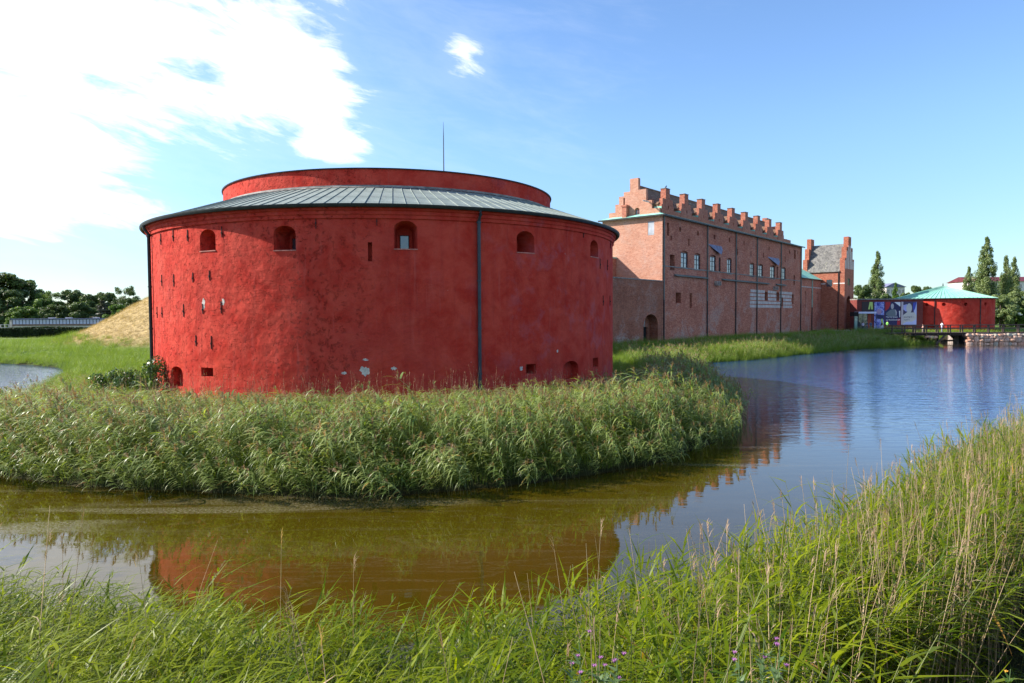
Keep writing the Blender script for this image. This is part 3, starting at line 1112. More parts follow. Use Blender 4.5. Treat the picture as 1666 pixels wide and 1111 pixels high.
def build_castle():
    t = empty('castle_keep', (A0.x, A0.y, 0), CANG)
    tag(t, 'long brick castle building with a row of stepped dormer gables along its roof', 'castle')
    body = MB().box(0, CLEN, 0, CDEP, G0 - 0.8, EAVE)
    wall = body.build('wall', [M['brick_long']], t)
    cut = MB()
    wins = [(1107.9, 410.8, 1119.4, 436), (1129.8, 414.4, 1139.5, 438.6), (1155.2, 417.3, 1165, 441), (1182.8, 422, 1190.5, 445.5), (1219.9, 429.5, 1227.2, 450),
            (1233.8, 431.6, 1241.5, 451.5), (1253, 433.8, 1261, 453.5), (1272, 436.4, 1278.5, 455.5)]
    narrow = [(1169.3, 418.7, 1172.7, 442.8), (1263.6, 434, 1265.6, 454)]
    voids = [(1090, 414.4, 1097.8, 439.6), (1099.5, 476, 1108, 493), (1122, 477, 1126, 501), (1291, 447.7, 1293.6, 464), (1288.4, 478.8, 1291.2, 494),
             (1244, 475, 1249, 488.7), (1262.9, 475.7, 1267.8, 489), (1271.3, 484, 1274, 498), (1292, 407, 1294.7, 421), (1085, 362.5, 1089, 383.4), (1078.5, 362.5, 1080.8, 370.5),
             (1090.9, 383, 1093.6, 391), (1105, 369.5, 1108.3, 377), (1134, 376, 1137, 383), (1161, 382, 1163.8, 389), (1119.9, 388.5, 1121.9, 400), (1199, 404.5, 1200.8, 414.5),
             (1221.2, 408.7, 1222.6, 416.5), (1241.6, 411.5, 1243, 419), (1276.6, 417.5, 1278, 426), (1186, 387, 1188, 394), (1209.7, 392.4, 1211.2, 398), (1250.6, 401, 1252, 406.5),
             (1284, 407.5, 1285.4, 412.5), (1297.5, 409, 1298.7, 414)]
    W = [rect_on(cw, *w) for w in wins]
    N_ = [rect_on(cw, *w) for w in narrow]
    VV = [rect_on(cw, *w) for w in voids]
    for (x0, x1, z0, z1) in W:
        n = 6
        cut.prism([(x0, z0), (x1, z0), (x1, z1)] + [((x0 + x1) / 2 + (x1 - x0) / 2 * math.cos(PI * k / n), z1 + 0.22 * math.sin(PI * k / n)) for k in range(1, n)] + [(x0, z1)], -0.4, 0.24)
    for (x0, x1, z0, z1) in N_:
        cut.box(x0, x1, -0.4, 0.28, z0, z1)
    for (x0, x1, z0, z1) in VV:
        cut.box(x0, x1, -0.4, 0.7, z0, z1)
    sx = rect_on(ce, 1054, 360, 1064.3, 382.4)
    cut.box(-0.4, 0.1, sx[0], sx[1], sx[2], sx[3])
    # the long wall's first metres carry small holes for vanished galleries
    boolcut(wall, cut)
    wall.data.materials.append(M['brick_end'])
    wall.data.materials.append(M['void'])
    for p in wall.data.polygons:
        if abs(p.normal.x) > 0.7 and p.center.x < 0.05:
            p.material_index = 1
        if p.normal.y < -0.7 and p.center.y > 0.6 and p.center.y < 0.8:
            p.material_index = 2  # recess backs painted near-black for the shade inside the openings
    for r in W:
        window_unit(t, *r, y=0.12)
        hd = MB().box(r[0] - .03, r[1] + .03, -0.05, 0.0, r[2] - 0.09, r[2] - 0.01)
        hd.build('window_sill', M['grey_stone'], t)
    for r in N_:
        window_unit(t, *r, y=0.14, cols=1, rows=3, glassm='glass_dark')
    MB().box(0.03, 0.09, sx[0] + .01, sx[1] - .01, sx[2] + .01, sx[3] - .01).build('shutter', simple('grey_shutter', (0.34, 0.36, 0.40), 0.5, 0.25, 1.0), t)
    # string course and copper ledges
    _, zs = cw(1120, 437)
    MB().box(0.0, CLEN, -0.07, 0.0, 10.72, 10.84).build('string_course', M['flash'], t)
    for a, b in ((1097, 1150), (1174, 1250), (1262, 1277)):
        xa, _ = cw(a, 450)
        xb, _ = cw(b, 456)
        MB().prism([(-0.001, 9.90), (-0.34, 9.72), (-0.34, 9.64), (-0.001, 9.66)], xa, xb, 'x').build('copper_ledge', M['copper_dull'], t)
    # corbel stubs
    for a in (1165.5, 1260):
        xa, za = cw(a, 461 if a < 1200 else 469)
        for k in (-0.55, 0, 0.55):
            MB().box(xa + k - .13, xa + k + .13, -0.45, 0.0, za - .3, za + .3).build('corbel', M['grey_stone'], t)
    # slate hoods
    for (a, b, y0, y1) in ((1152, 1174, 399, 411), (1249, 1267, 419, 427.5)):
        x0, z0 = cw(a, y0)
        x1, z1 = cw(b, y0 + 4)
        zt = (z0 + z1) / 2 + 0.2
        hb = MB()
        hb.add([(x0, -0.0, zt), (x1, -0.0, zt), (x1 - 0.2, -0.25, zt - 0.55), (x0 + (x1 - x0) * 0.72, -0.55, zt - 1.25),
                (x0, -0.0, zt - .07), (x1, -0.0, zt - .07), (x1 - 0.2, -0.25, zt - 0.62), (x0 + (x1 - x0) * 0.72, -0.55, zt - 1.32)],
               [(0, 1, 2, 3), (7, 6, 5, 4), (0, 4, 5, 1), (1, 5, 6, 2), (2, 6, 7, 3), (3, 7, 4, 0)])
        hb.build('hood', M['slate'], t)
    # pale stone bands round the lower windows
    bx0, bz1 = cw(1219.9, 469.8)
    bx1, _ = cw(1288, 474)
    holes = [r for r in VV if r[0] > bx0 - 1 and r[3] < bz1 + 1 and r[2] > 4.0]
    _, bz0 = cw(1222, 501)
    nb = 5
    for k in range(nb):
        zb0 = bz0 + (bz1 - bz0) * (k + 0.14) / nb
        zb1 = bz0 + (bz1 - bz0) * (k + 0.86) / nb
        segs = [(bx0 + random.uniform(-.2, .3), bx1 + random.uniform(-.4, .4))]
        for (h0, h1, q0, q1) in holes:
            if q1 < zb0 or q0 > zb1:
                continue
            ns = []
            for s0, s1 in segs:
                if h1 <= s0 or h0 >= s1:
                    ns.append((s0, s1))
                else:
                    if h0 - .03 > s0:
                        ns.append((s0, h0 - .03))
                    if h1 + .03 < s1:
                        ns.append((h1 + .03, s1))
            segs = ns
        for s0, s1 in segs:
            if s1 - s0 > 0.15:
                MB().box(s0, s1, -0.035, 0.0, zb0, zb1).build('stone_band', M['limestone'], t)
    # downpipes
    for px in (1077, 1150, 1196.5, 1231, 1270, 1302.6):
        x, _ = cw(px, 440)
        x = max(0.25, min(CLEN - 0.15, x))
        zm = 6.6
        p = MB().tube([(x, -0.12, EAVE - 0.1), (x, -0.12, zm)], 0.09, 8).build('downpipe', M['copper_dull'], t)
        MB().tube([(x, -0.12, zm), (x, -0.12, G0)], 0.085, 8).build('lower_pipe', M['dark_metal'], p)
    # copper skirt and gutter
    sk = MB()
    e = 0.38
    ins = 0.95
    zo, zi = EAVE + 0.02, EAVE + 0.55
    o_ = [(-e, -e), (CLEN + e, -e), (CLEN + e, CDEP + e), (-e, CDEP + e)]
    i_ = [(ins, ins), (CLEN - ins, ins), (CLEN - ins, CDEP - ins), (ins, CDEP - ins)]
    sk.add([(x, y, zo) for x, y in o_] + [(x, y, zi) for x, y in i_] + [(x, y, zo - .08) for x, y in o_] + [(x, y, zo - .08) for x, y in i_],
           [(k, (k + 1) % 4, (k + 1) % 4 + 4, k + 4) for k in range(4)] + [(k, (k + 1) % 4, (k + 1) % 4 + 8, k + 8) for k in range(4)] + [(k + 8, (k + 1) % 4 + 8, (k + 1) % 4 + 12, k + 12) for k in range(4)])
    sk.build('copper_skirt', M['copper_bright'], t)
    gt = MB()
    gt.box(-e - .1, CLEN + e + .1, -e - .12, -e - 0.002, zo - .16, zo + .02)
    gt.box(-e - .12, -e - .002, -e, CDEP + e, zo - .16, zo + .02)
    gt.build('gutter', M['dark_metal'], t)
    # main roof, ridge along x
    RY = 4.24
    RZ = 21.2
    ov = 0.95
    rf = MB().prism([(ov, EAVE + 0.5), (RY, RZ), (CDEP - 0.9, EAVE + 0.5)], 1.0, CLEN - 6.0, 'x')
    rf.build('roof', M['brown_tile'], t)
    MB().tube([(1.4, RY, RZ + .03), (CLEN - 6.0, RY, RZ + .03)], 0.12, 6).build('ridge_cap', M['brown_tile'], t)
    # end gable, stepped, on the end wall set in
    def y_e(px):
        return ce(px, 330)[0]
    gx0, gx1 = 0.55, 1.05

    def zt(px, py):
        return ce(px, py)[1]
    lv = [(0.62, 7.9, 17.2, 18.15)]
    steps = [(y_e(1063), 7.75, 17.1, 18.1), (y_e(1051.5), y_e(1002.5), 18.1, zt(1051, 325)), (y_e(1043.0), y_e(1014), zt(1051, 325), zt(1043, 306.5)), (y_e(1034), y_e(1022), zt(1043, 306.5), zt(1028, 289))]
    mid = [(y_e(1051.5), y_e(1006.8), zt(1051, 325) - 1.2, zt(1007, 318.5))]
    gb = MB()
    prof_r, prof_l = [], []
    # silhouette as one outline: right side up, left side down
    pr = [(0.70, 17.1), (0.70, 18.0), (1.75, 18.0), (1.75, zt(1051, 325)), (2.55, zt(1051, 325)), (2.55, zt(1043, 306.5)), (3.65, zt(1043, 306.5)), (3.65, zt(1028, 289)),
          (4.85, zt(1028, 289)), (4.85, zt(1018, 311)), (5.75, zt(1018, 311)), (5.75, zt(1010, 318.5)), (6.45, zt(1010, 318.5)), (6.45, 19.0), (7.0, 19.0), (7.0, 18.0), (7.95, 18.0), (7.95, 17.1)]
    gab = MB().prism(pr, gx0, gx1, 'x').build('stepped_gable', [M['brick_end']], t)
    c2 = MB()
    aw0, aw1, az0, az1 = rect_on(ce, 1029, 337, 1037, 355)
    az0 = max(az0, 17.25)
    c2.prism([(aw0, az0), (aw1, az0)] + [((aw0 + aw1) / 2 + (aw1 - aw0) / 2 * math.cos(PI * k / 8), az1 - 0.35 + 0.35 * math.sin(PI * k / 8)) for k in range(9)], gx0 - .2, gx0 + .3, 'x')
    n0, n1, nz0, nz1 = rect_on(ce, 1010.5, 321, 1013, 333)
    c2.box(gx0 - .2, gx0 + .6, n0, n1, nz0, nz1)
    boolcut(gab, c2)
    for p in gab.data.polygons:
        pass
    wv = MB().box(gx0 + .26, gx0 + .29, aw0 + .03, aw1 - .03, az0, az1 - .25).build('gable_window', M['glass_dark'], t)
    MB().box(gx0 + .2, gx0 + .26, (aw0 + aw1) / 2 - .06, (aw0 + aw1) / 2 + .06, az0, az1 - .1).build('mullion', M['brick_tower'], wv)
    # chimney pier before the gable
    c0, c1, cz0, cz1 = rect_on(ce, 1012.5, 333.5, 1019.5, 358)
    ch = MB().box(-0.1, gx0 - .002, c0, c1, 17.0, cz1 - .25).box(-0.16, gx0 - .002, c0 - .06, c1 + .06, cz1 - .25, cz1)
    ch.build('chimney', M['brick_plain'], t)
    # brick upstand behind the skirt along the front and the nine dormers
    up = MB().box(1.08, CLEN - 4.2, 0.62, 0.98, 17.1, 17.95)
    up.build('parapet', M['brick_plain'], t)
    peaks = [(1085, 309), (1116, 317), (1143, 325), (1168, 332), (1191, 339), (1212.5, 345), (1232, 351), (1251, 356), (1269.5, 362)]
    base = A0 + V * 0.62
    dx0 = on_line(1085, 309, base, U)[0]
    dx8 = on_line(1269.5, 362, base, U)[0]
    for i in range(9):
        xc = dx0 + (dx8 - dx0) * i / 8 + 0.2
        pk = 20.55
        g = MB()
        hw = [(1.62, 18.5), (1.40, 19.25), (0.56, pk)]
        pts = [(xc - hw[0][0], 17.1)]
        for w_, z_ in hw:
            pts += [(xc - w_, pts[-1][1]), (xc - w_, z_)]
        for w_, z_ in hw[::-1]:
            pts += [(xc + w_, z_), (xc + w_, pts[-1][1] if False else z_)]
        # right side descending
        pts = []
        zprev = 17.95
        pts.append((xc - hw[0][0], 17.1))
        for w_, z_ in hw:
            pts.append((xc - w_, zprev))
            pts.append((xc - w_, z_))
            zprev = z_
        rev = []
        zprev = 17.95
        rev.append((xc + hw[0][0], 17.1))
        for w_, z_ in hw:
            rev.append((xc + w_, zprev))
            rev.append((xc + w_, z_))
            zprev = z_
        outl = pts + rev[::-1]
        # drop duplicate points
        o2 = []
        for p in outl:
            if not o2 or (abs(p[0] - o2[-1][0]) + abs(p[1] - o2[-1][1])) > 1e-4:
                o2.append(p)
        dm = MB().prism(o2, 0.58, 1.02).build('dormer', [M['brick_plain']], t)
        c3 = MB().box(xc + .15 - .13, xc + .15 + .13, 0.4, 0.8, 18.05, 18.45)
        boolcut(dm, c3)
        # pier thickened behind
        pk_ = MB().box(xc - .56, xc + .56, 1.022, 1.30, 19.1, pk).build('pier', M['brick_plain'], dm)
        MB().box(xc - .62, xc + .62, 0.54, 1.34, pk, pk + .07).build('coping', M['flash'], dm)
        # saddle roof behind, cheek walls
        rb = MB()
        a, b_ = 1.024, 3.7
        rb.add([(xc - 1.75, a, 18.6), (xc, a, 19.5), (xc + 1.75, a, 18.6), (xc - 1.75, b_ - 1.2, 18.6), (xc, b_ - .2, 19.5), (xc + 1.75, b_ - 1.2, 18.6),
                (xc - 1.48, a, 17.5), (xc + 1.48, a, 17.5), (xc - 1.48, b_ - 1.9, 17.5), (xc + 1.48, b_ - 1.9, 17.5)],
               [(0, 1, 4, 3), (1, 2, 5, 4), (0, 3, 8, 6), (2, 7, 9, 5), (0, 6, 7, 2, 1), (3, 4, 5, 9, 8)])
        rb.build('dormer_roof', M['brown_tile'], dm)
        # lead flashing lines and the copper foot of the valley
        for sg in (-1, 1):
            MB().box(xc + sg * 1.56 - .06, xc + sg * 1.56 + .06, 1.024, 2.6, 17.2, 18.62).build('cheek', M['brick_plain'], dm)
        MB().box(xc - 1.68, xc - 1.625, 0.60, 1.6, 17.955, 18.22).build('copper_foot', M['copper_bright'], dm)
        MB().box(xc - 3.6, xc - 1.7, 2.05, 2.12, 18.75, 18.90).build('ridge_flashing', M['limestone'], dm)
    # far ridge chimney
    x, z = on_line(1247, 354, A0 + V * RY, U)
    MB().box(x - 1.0, x + 0.9, RY - .4, RY + .4, RZ - 0.6, RZ + 0.75).build('chimney', M['brick_plain'], t)
    # end gable at the far end
    pr2 = [(0.70, 17.1), (0.70, 18.0), (1.75, 18.0), (1.75, 19.1), (2.55, 19.1), (2.55, 20.4), (3.65, 20.4), (3.65, 21.4), (4.85, 21.4), (4.85, 20.4), (5.75, 20.4), (5.75, 19.1), (7.0, 19.1), (7.0, 18.0), (7.9, 18.0), (7.9, 17.1)]
    MB().prism(pr2, CLEN - 6.5, CLEN - 6.0, 'x').build('stepped_gable', M['brick_plain'], t)
    # a crow on the first dormer's pier
    wp = t.matrix_basis @ Vector((dx0 + 0.1, 0.8, 20.62))
    b = MB()
    b.tube([(-.20, 0, .10), (-.10, 0, .14), (0, 0, .20), (.10, 0, .27), (.15, 0, .33)], [.02, .06, .085, .06, .03], 8)
    b.tube([(.13, 0, .33), (.17, 0, .37), (.21, 0, .37), (.27, 0, .355)], [.035, .045, .03, .006], 7)
    for sgn in (-.03, .03):
        b.tube([(0.02, sgn, .15), (0.02, sgn, 0.0)], .008, 4)
    b.tube([(-.18, 0, .10), (-.34, 0, .04)], [.04, .02], 5)
    o = b.build('bird', simple('black_feathers', (0.015, 0.015, 0.018), 0.6, 0.2), None, wp, (0, 0, CANG))
    tag(o, 'small dark bird perched on the nearest dormer pier of the castle', 'bird')
    return t


build_castle()


def build_curtain():
    # curtain wall continuing the castle's front line towards the round tower
    t = empty('curtain_wall', (A0.x, A0.y, 0), CANG)
    tag(t, 'low brown brick rampart wall with an arched niche, between round tower and castle', 'wall')
    _, z1 = cw(1040, 455)
    H = 8.85
    L = 26.0
    w = MB().box(-L, -0.003, 0.06, 2.1, G0 - 0.8, H).build('wall', [M['brick_old']], t)
    x0, x1, z0, zt = rect_on(cw, 1046, 511, 1071, 556)
    x0 = max(x0, -4.6)
    x1 = min(x1, -0.5)
    z0 = 0.9
    xm, hw = (x0 + x1) / 2, (x1 - x0) / 2
    c = MB().prism([(x0, z0), (x1, z0)] + [(xm + hw * math.cos(PI * k / 12), zt - hw * 0.75 + hw * 0.75 * math.sin(PI * k / 12)) for k in range(13)], -0.4, 1.2)
    boolcut(w, c)
    boolcut(w, MB().box(x0 + .5, x1 - .5, 1.1, 2.0, 0.85, 3.3))
    MB().box(x0 + .5, x1 - .5, 1.4, 1.45, 0.9, 3.3).build('opening', M['void'], t)  # black slab stands in for the shade deep in the niche
    MB().box(x0 + 1.0, x0 + 2.3, 1.1, 1.198, 3.3, 4.3).build('niche_patch', M['grey_stone'], t)
    MB().box(-L, -0.01, -0.02, 2.2, H, H + 0.12).build('coping', M['flash'], t)
    # brick arch voussoirs
    for k in range(1, 14):
        a = PI * k / 14
        zc = zt - hw * 0.75
        r0, r1 = 1.005, 1.13
        a0, a1 = a - PI / 30, a + PI / 30
        pts = [(xm + hw * r * math.cos(q), zc + hw * .75 * r * math.sin(q)) for r, q in ((r0, a0), (r1, a0), (r1, a1), (r0, a1))]
        MB().prism(pts, 0.02, 0.06).build('arch_stone', M['brick_tower'], t)
    # wing that projects left behind the rampart: a slice shows over the round tower's edge
    d = empty('side_wing', (A0.x, A0.y, 0), CANG)
    tag(d, 'narrow brick wing with a flat roof edge beside the castle end wall', 'building')
    y0, _ = ce(1003, 440)
    _, zt2 = ce(1003, 421)
    MB().box(-9.0, -0.01, y0, y0 + 4.0, G0, zt2).build('wall', M['brick_tower'], d)
    MB().box(-9.1, -0.01, y0 - .1, y0 + 4.1, zt2, zt2 + .18).build('roof', M['copper'], d)


build_curtain()


def build_link():
    t = empty('link_building', (A0.x, A0.y, 0), CANG)
    tag(t, 'low dark brick connecting wing with a green copper roof between castle and gate tower', 'building')
    X0, X1 = CLEN + 0.004, 67.5
    EZ = 11.4
    w = MB().box(X0, X1, 0.02, 6.0, G0 - 1, EZ).build('wall', [M['brick_long']], t)
    c = MB()
    for k in range(3):
        x = X0 + 2.6 + k * 3.9
        c.prism([(x - .55, 6.0), (x + .55, 6.0), (x + .55, 8.6), (x, 9.1), (x - .55, 8.6)], -.3, 0.14)
    boolcut(w, c)
    MB().box(X0, X1, -0.04, 0.018, 9.72, 9.90).build('stone_band', M['limestone'], t)
    r = MB()
    r.add([(X0, -.3, EZ), (X1, -.3, EZ), (X1, 4.0, EZ + 2.6), (X0, 4.0, EZ + 2.6), (X0, 6.3, EZ), (X1, 6.3, EZ)], [(0, 1, 2, 3), (3, 2, 5, 4), (0, 3, 4), (1, 5, 2)])
    r.build('roof', M['copper_bright'], t)
    MB().box(X0, X1, -.38, -.3, EZ - .1, EZ + .02).build('gutter', M['dark_metal'], t)
    x, _ = cw(1320.6, 480)
    MB().tube([(x, -0.1, EZ - .1), (x, -0.1, 6)], 0.09, 6).build('downpipe', M['copper'], t)
    MB().tube([(x, -0.1, 6), (x, -0.1, G0)], 0.085, 6).build('lower_pipe', M['dark_metal'], t)


build_link()


def build_gate():
    L0, PRO = 67.0, 4.3
    org = A0 + U * L0 - V * PRO
    t = empty('gate_tower', (org.x, org.y, 0), CANG)
    tag(t, 'red brick gate tower with stepped gables, grey tiled roof and arched gateway', 'tower')
    Wd, Dp = 7.0, 6.8
    EZ = 13.2
    fr = lambda px, py: on_line(px, py, org, U)
    fl = lambda px, py: on_line(px, py, org, V)
    w = MB().box(0, Wd, 0, Dp, G0 - 1, EZ).build('wall', [M['brick_tower']], t)
    c = MB()
    x0, x1, z0, zt = rect_on(fr, 1376.2, 481, 1385.0, 536)
    xm, hw = (x0 + x1) / 2, (x1 - x0) / 2
    c.prism([(x0, 1.0), (x1, 1.0)] + [(xm + hw * math.cos(PI * k / 12), zt - hw + hw * math.sin(PI * k / 12)) for k in range(13)], -.4, 0.8)
    a0, a1, b0, b1 = rect_on(fr, 1379, 453, 1383, 464)
    c.box(a0, a1, -.3, .2, b0, b1)
    l0, l1, m0, m1 = rect_on(fl, 1344.5, 455, 1354, 466.2)
    c.box(-.3, .15, l0, l1, m0, m1)
    boolcut(w, c)
    boolcut(w, MB().box(xm - hw * .78, xm + hw * .78, 0.75, 5.0, 0.95, zt - hw - 0.3))
    MB().box(xm - hw * .78, xm + hw * .78, 1.2, 1.25, 1.0, zt - hw - .6).build('passage_shade_sheet', M['void'], t)  # black sheet standing in for the shade within the gateway
    # windows
    wi = MB().box(.06, .12, l0, l1, m0, m1).build('window', M['frame'], t)
    for i in range(2):
        for j in range(2):
            MB().box(.045, .058, l0 + (l1 - l0) * (i * .5 + .04), l0 + (l1 - l0) * (i * .5 + .46), m0 + (m1 - m0) * (j * .5 + .05), m0 + (m1 - m0) * (j * .5 + .45)).build('pane', M['glass_dark'], wi)
    MB().box(a0, a1, .08, .12, b0, b1).build('window', M['glass_dark'], t)
    # bands
    zb = fl(1360, 461)[1]
    MB().box(-.03, -.001, -0.03, l0 - .2, zb - .12, zb + .1).build('stone_band', M['white_render'], t)
    MB().box(-.03, -.001, l1 + .2, Dp - .6, zb - .12, zb + .1).build('stone_band', M['white_render'], t)
    # stepped gables at both ends of the roof (ridge along local y)
    RZ = 18.6
    outl = [(0, EZ), (0, EZ + 2.4), (1.15, EZ + 2.4), (1.15, EZ + 4.6), (2.45, EZ + 4.6), (2.45, EZ + 6.7), (4.55, EZ + 6.7), (4.55, EZ + 4.6), (5.85, EZ + 4.6), (5.85, EZ + 2.4), (7.0, EZ + 2.4), (7.0, EZ)]
    for y0, y1, pn in ((0.0, 0.9, True), (Dp + .2, Dp + 1.0, False)):
        g = MB().prism(outl, y0, y1).build('stepped_gable', [M['brick_tower']], t)
        if pn:
            cc = MB()
            rec = []
            for xa, zz0, zz1 in ((0.35, .35, 2.0), (1.35, .35, 3.9), (2.6, .35, 5.0), (3.75, .35, 5.0), (4.95, .35, 3.9), (5.95, .35, 2.0)):
                cc.box(xa, xa + .72, y0 - .3, y0 + .06, EZ + zz0, EZ + zz1)
                rec.append((xa, zz0, zz1))
            cc.box(3.0, 4.0, y0 - .3, y0 + .06, EZ + 5.3, EZ + 6.3)
            boolcut(g, cc)
            for xa, zz0, zz1 in rec:
                MB().box(xa + .004, xa + .716, y0 + .03, y0 + .055, EZ + zz0 + .004, EZ + zz1 - .004).build('white_niche', M['white_render'], g)
    r = MB()
    y0, y1 = 0.902, Dp + .198
    r.prism([(-.25, EZ - .25), (Wd / 2, RZ), (Wd + .25, EZ - .25), (Wd + .0, EZ - .25), (Wd / 2, RZ - .4), (0, EZ - .25)], y0, y1)
    r.build('roof', M['grey_tile'], t)
    x, _ = fl(1364, 470)
    MB().tube([(-.1, x, EZ - .2), (-.1, x, G0)], .09, 6).build('downpipe', M['dark_metal'], t)
    # lower extension to the right of the gate
    e = empty('gate_wing', (org.x, org.y, 0), CANG)
    tag(e, 'short brick wing with a copper edge just right of the gate tower', 'building')
    MB().box(Wd + .004, Wd + 3.0, 0.9, 6.0, G0 - 1, 10.7).build('wall', M['brick_tower'], e)
    MB().box(Wd + .004, Wd + 3.2, 0.7, 6.1, 10.7, 10.95).build('roof', M['copper_bright'], e)
    for z in (8.9, 5.7):
        MB().box(Wd + .9, Wd + 1.35, .86, .899, z, z + 1.2).build('window', M['white_render'], e)


build_gate()

# ------------------------------------------------------------------ far round tower, banner wall, shelter, bridge
FY = 135.5
FC = at_y(1533.5, 500, FY)
FC = Vector((FC.x, FC.y))
FR = 8.55
WY = 129.0                                       # plane of the banner wall


def build_far():
    t = empty('copper_roofed_tower', (FC.x, FC.y, 0))
    tag(t, 'small red round tower with a green conical copper roof beyond the bridge', 'round tower')
    EZ = CAMZ + (506.5 - 485) / F * (FY - FR * .6)
    EZ = at_y(1550, 484.6, FY - FR)[2]
    w = MB().lathe([(FR, G0 - 1), (FR, EZ), (FR - 1, EZ), (FR - 1, G0 - 1)], 96, closed=True).build('wall', [M['plaster_far']], t)
    c = MB()
    n = 8
    for px, py, rp in ((1507.5, 495.5, 2.3), (1535.5, 495, 2.6), (1571, 495, 2.3), (1603.5, 494.5, 2.0)):
        a, z = on_cyl(px, py, FC, FR)
        rr = .34
        oc = [(rr * math.cos(2 * PI * k / n), rr * math.sin(2 * PI * k / n)) for k in range(n)]
        loft_cut(c, a, z, oc, oc, FR + .2, FR - .7)
    a, z = on_cyl(1514, 531, FC, FR)
    oc = arch_outline(1.1, 0.8, 8, .35)
    loft_cut(c, a, z - .35, oc, oc, FR + .2, FR - .6)
    boolcut(w, c)
    radial_normals(w, FR)
    AZ = at_y(1533.5, 465, FY)[2]
    N = 72
    cone = MB()
    for k in range(N):
        a0, a1 = 2 * PI * k / N, 2 * PI * (k + 1) / N
        r = FR + .35
        cone.add([(r * math.cos(a0), r * math.sin(a0), EZ), (r * math.cos(a1), r * math.sin(a1), EZ), (.12 * math.cos(a1), .12 * math.sin(a1), AZ), (.12 * math.cos(a0), .12 * math.sin(a0), AZ)], [(0, 1, 2, 3)])
    cone.build('roof', M['copper_bright'], t)
    ribs = MB()
    for k in range(N):
        a0 = 2 * PI * k / N
        er, et = Vector((math.cos(a0), math.sin(a0), 0)), Vector((-math.sin(a0), math.cos(a0), 0))
        r = FR + .35
        p0, p1 = er * r + Vector((0, 0, EZ)), er * .5 + Vector((0, 0, EZ + (AZ - EZ) * (1 - .5 / r)))
        u = Vector((0, 0, .09))
        ribs.add([p0 - et * .03, p0 + et * .03, p1 + et * .015, p1 - et * .015, p0 - et * .03 + u, p0 + et * .03 + u, p1 + et * .015 + u, p1 - et * .015 + u], [(4, 5, 6, 7), (0, 1, 5, 4), (1, 2, 6, 5), (3, 0, 4, 7)])
    tag(ribs.build('roof_seams', M['copper'], t), kind='stuff')
    MB().lathe([(FR + .34, EZ - .12), (FR + .45, EZ - .1), (FR + .45, EZ + .0), (FR + .34, EZ + .0)], 72, closed=True).build('gutter', M['dark_metal'], t)
    MB().tube([(0, 0, AZ - .1), (0, 0, AZ + .25), (0, 0, AZ + .6)], [.16, .08, .02], 6).build('finial', M['dark_metal'], t)
    for px in (1521, 1594.5):
        a, _ = on_cyl(px, 500, FC, FR)
        p = Vector((math.cos(a), math.sin(a), 0)) * (FR + .12)
        MB().tube([p + Vector((0, 0, EZ)), p + Vector((0, 0, G0))], .08, 6).build('downpipe', M['dark_metal'], t)


build_far()


def wall_x(px):
    return at_y(px, 510, WY)[0]


def wall_z(py):
    return at_y(1450, py, WY)[2]


def flatmat(name, col, rough=0.6):
    return simple(name, col, rough, 0.06, 1.0)


def text_mesh(body, size, mat):
    cu = bpy.data.curves.new('txt', 'FONT')
    cu.body = body
    cu.size = size
    cu.extrude = 0.004
    ob = bpy.data.objects.new('txt', cu)
    COL.objects.link(ob)
    bpy.context.view_layer.update()
    me = bpy.data.meshes.new_from_object(ob.evaluated_get(bpy.context.evaluated_depsgraph_get()))
    bpy.data.objects.remove(ob)
    me.materials.clear()
    me.materials.append(mat)
    return me


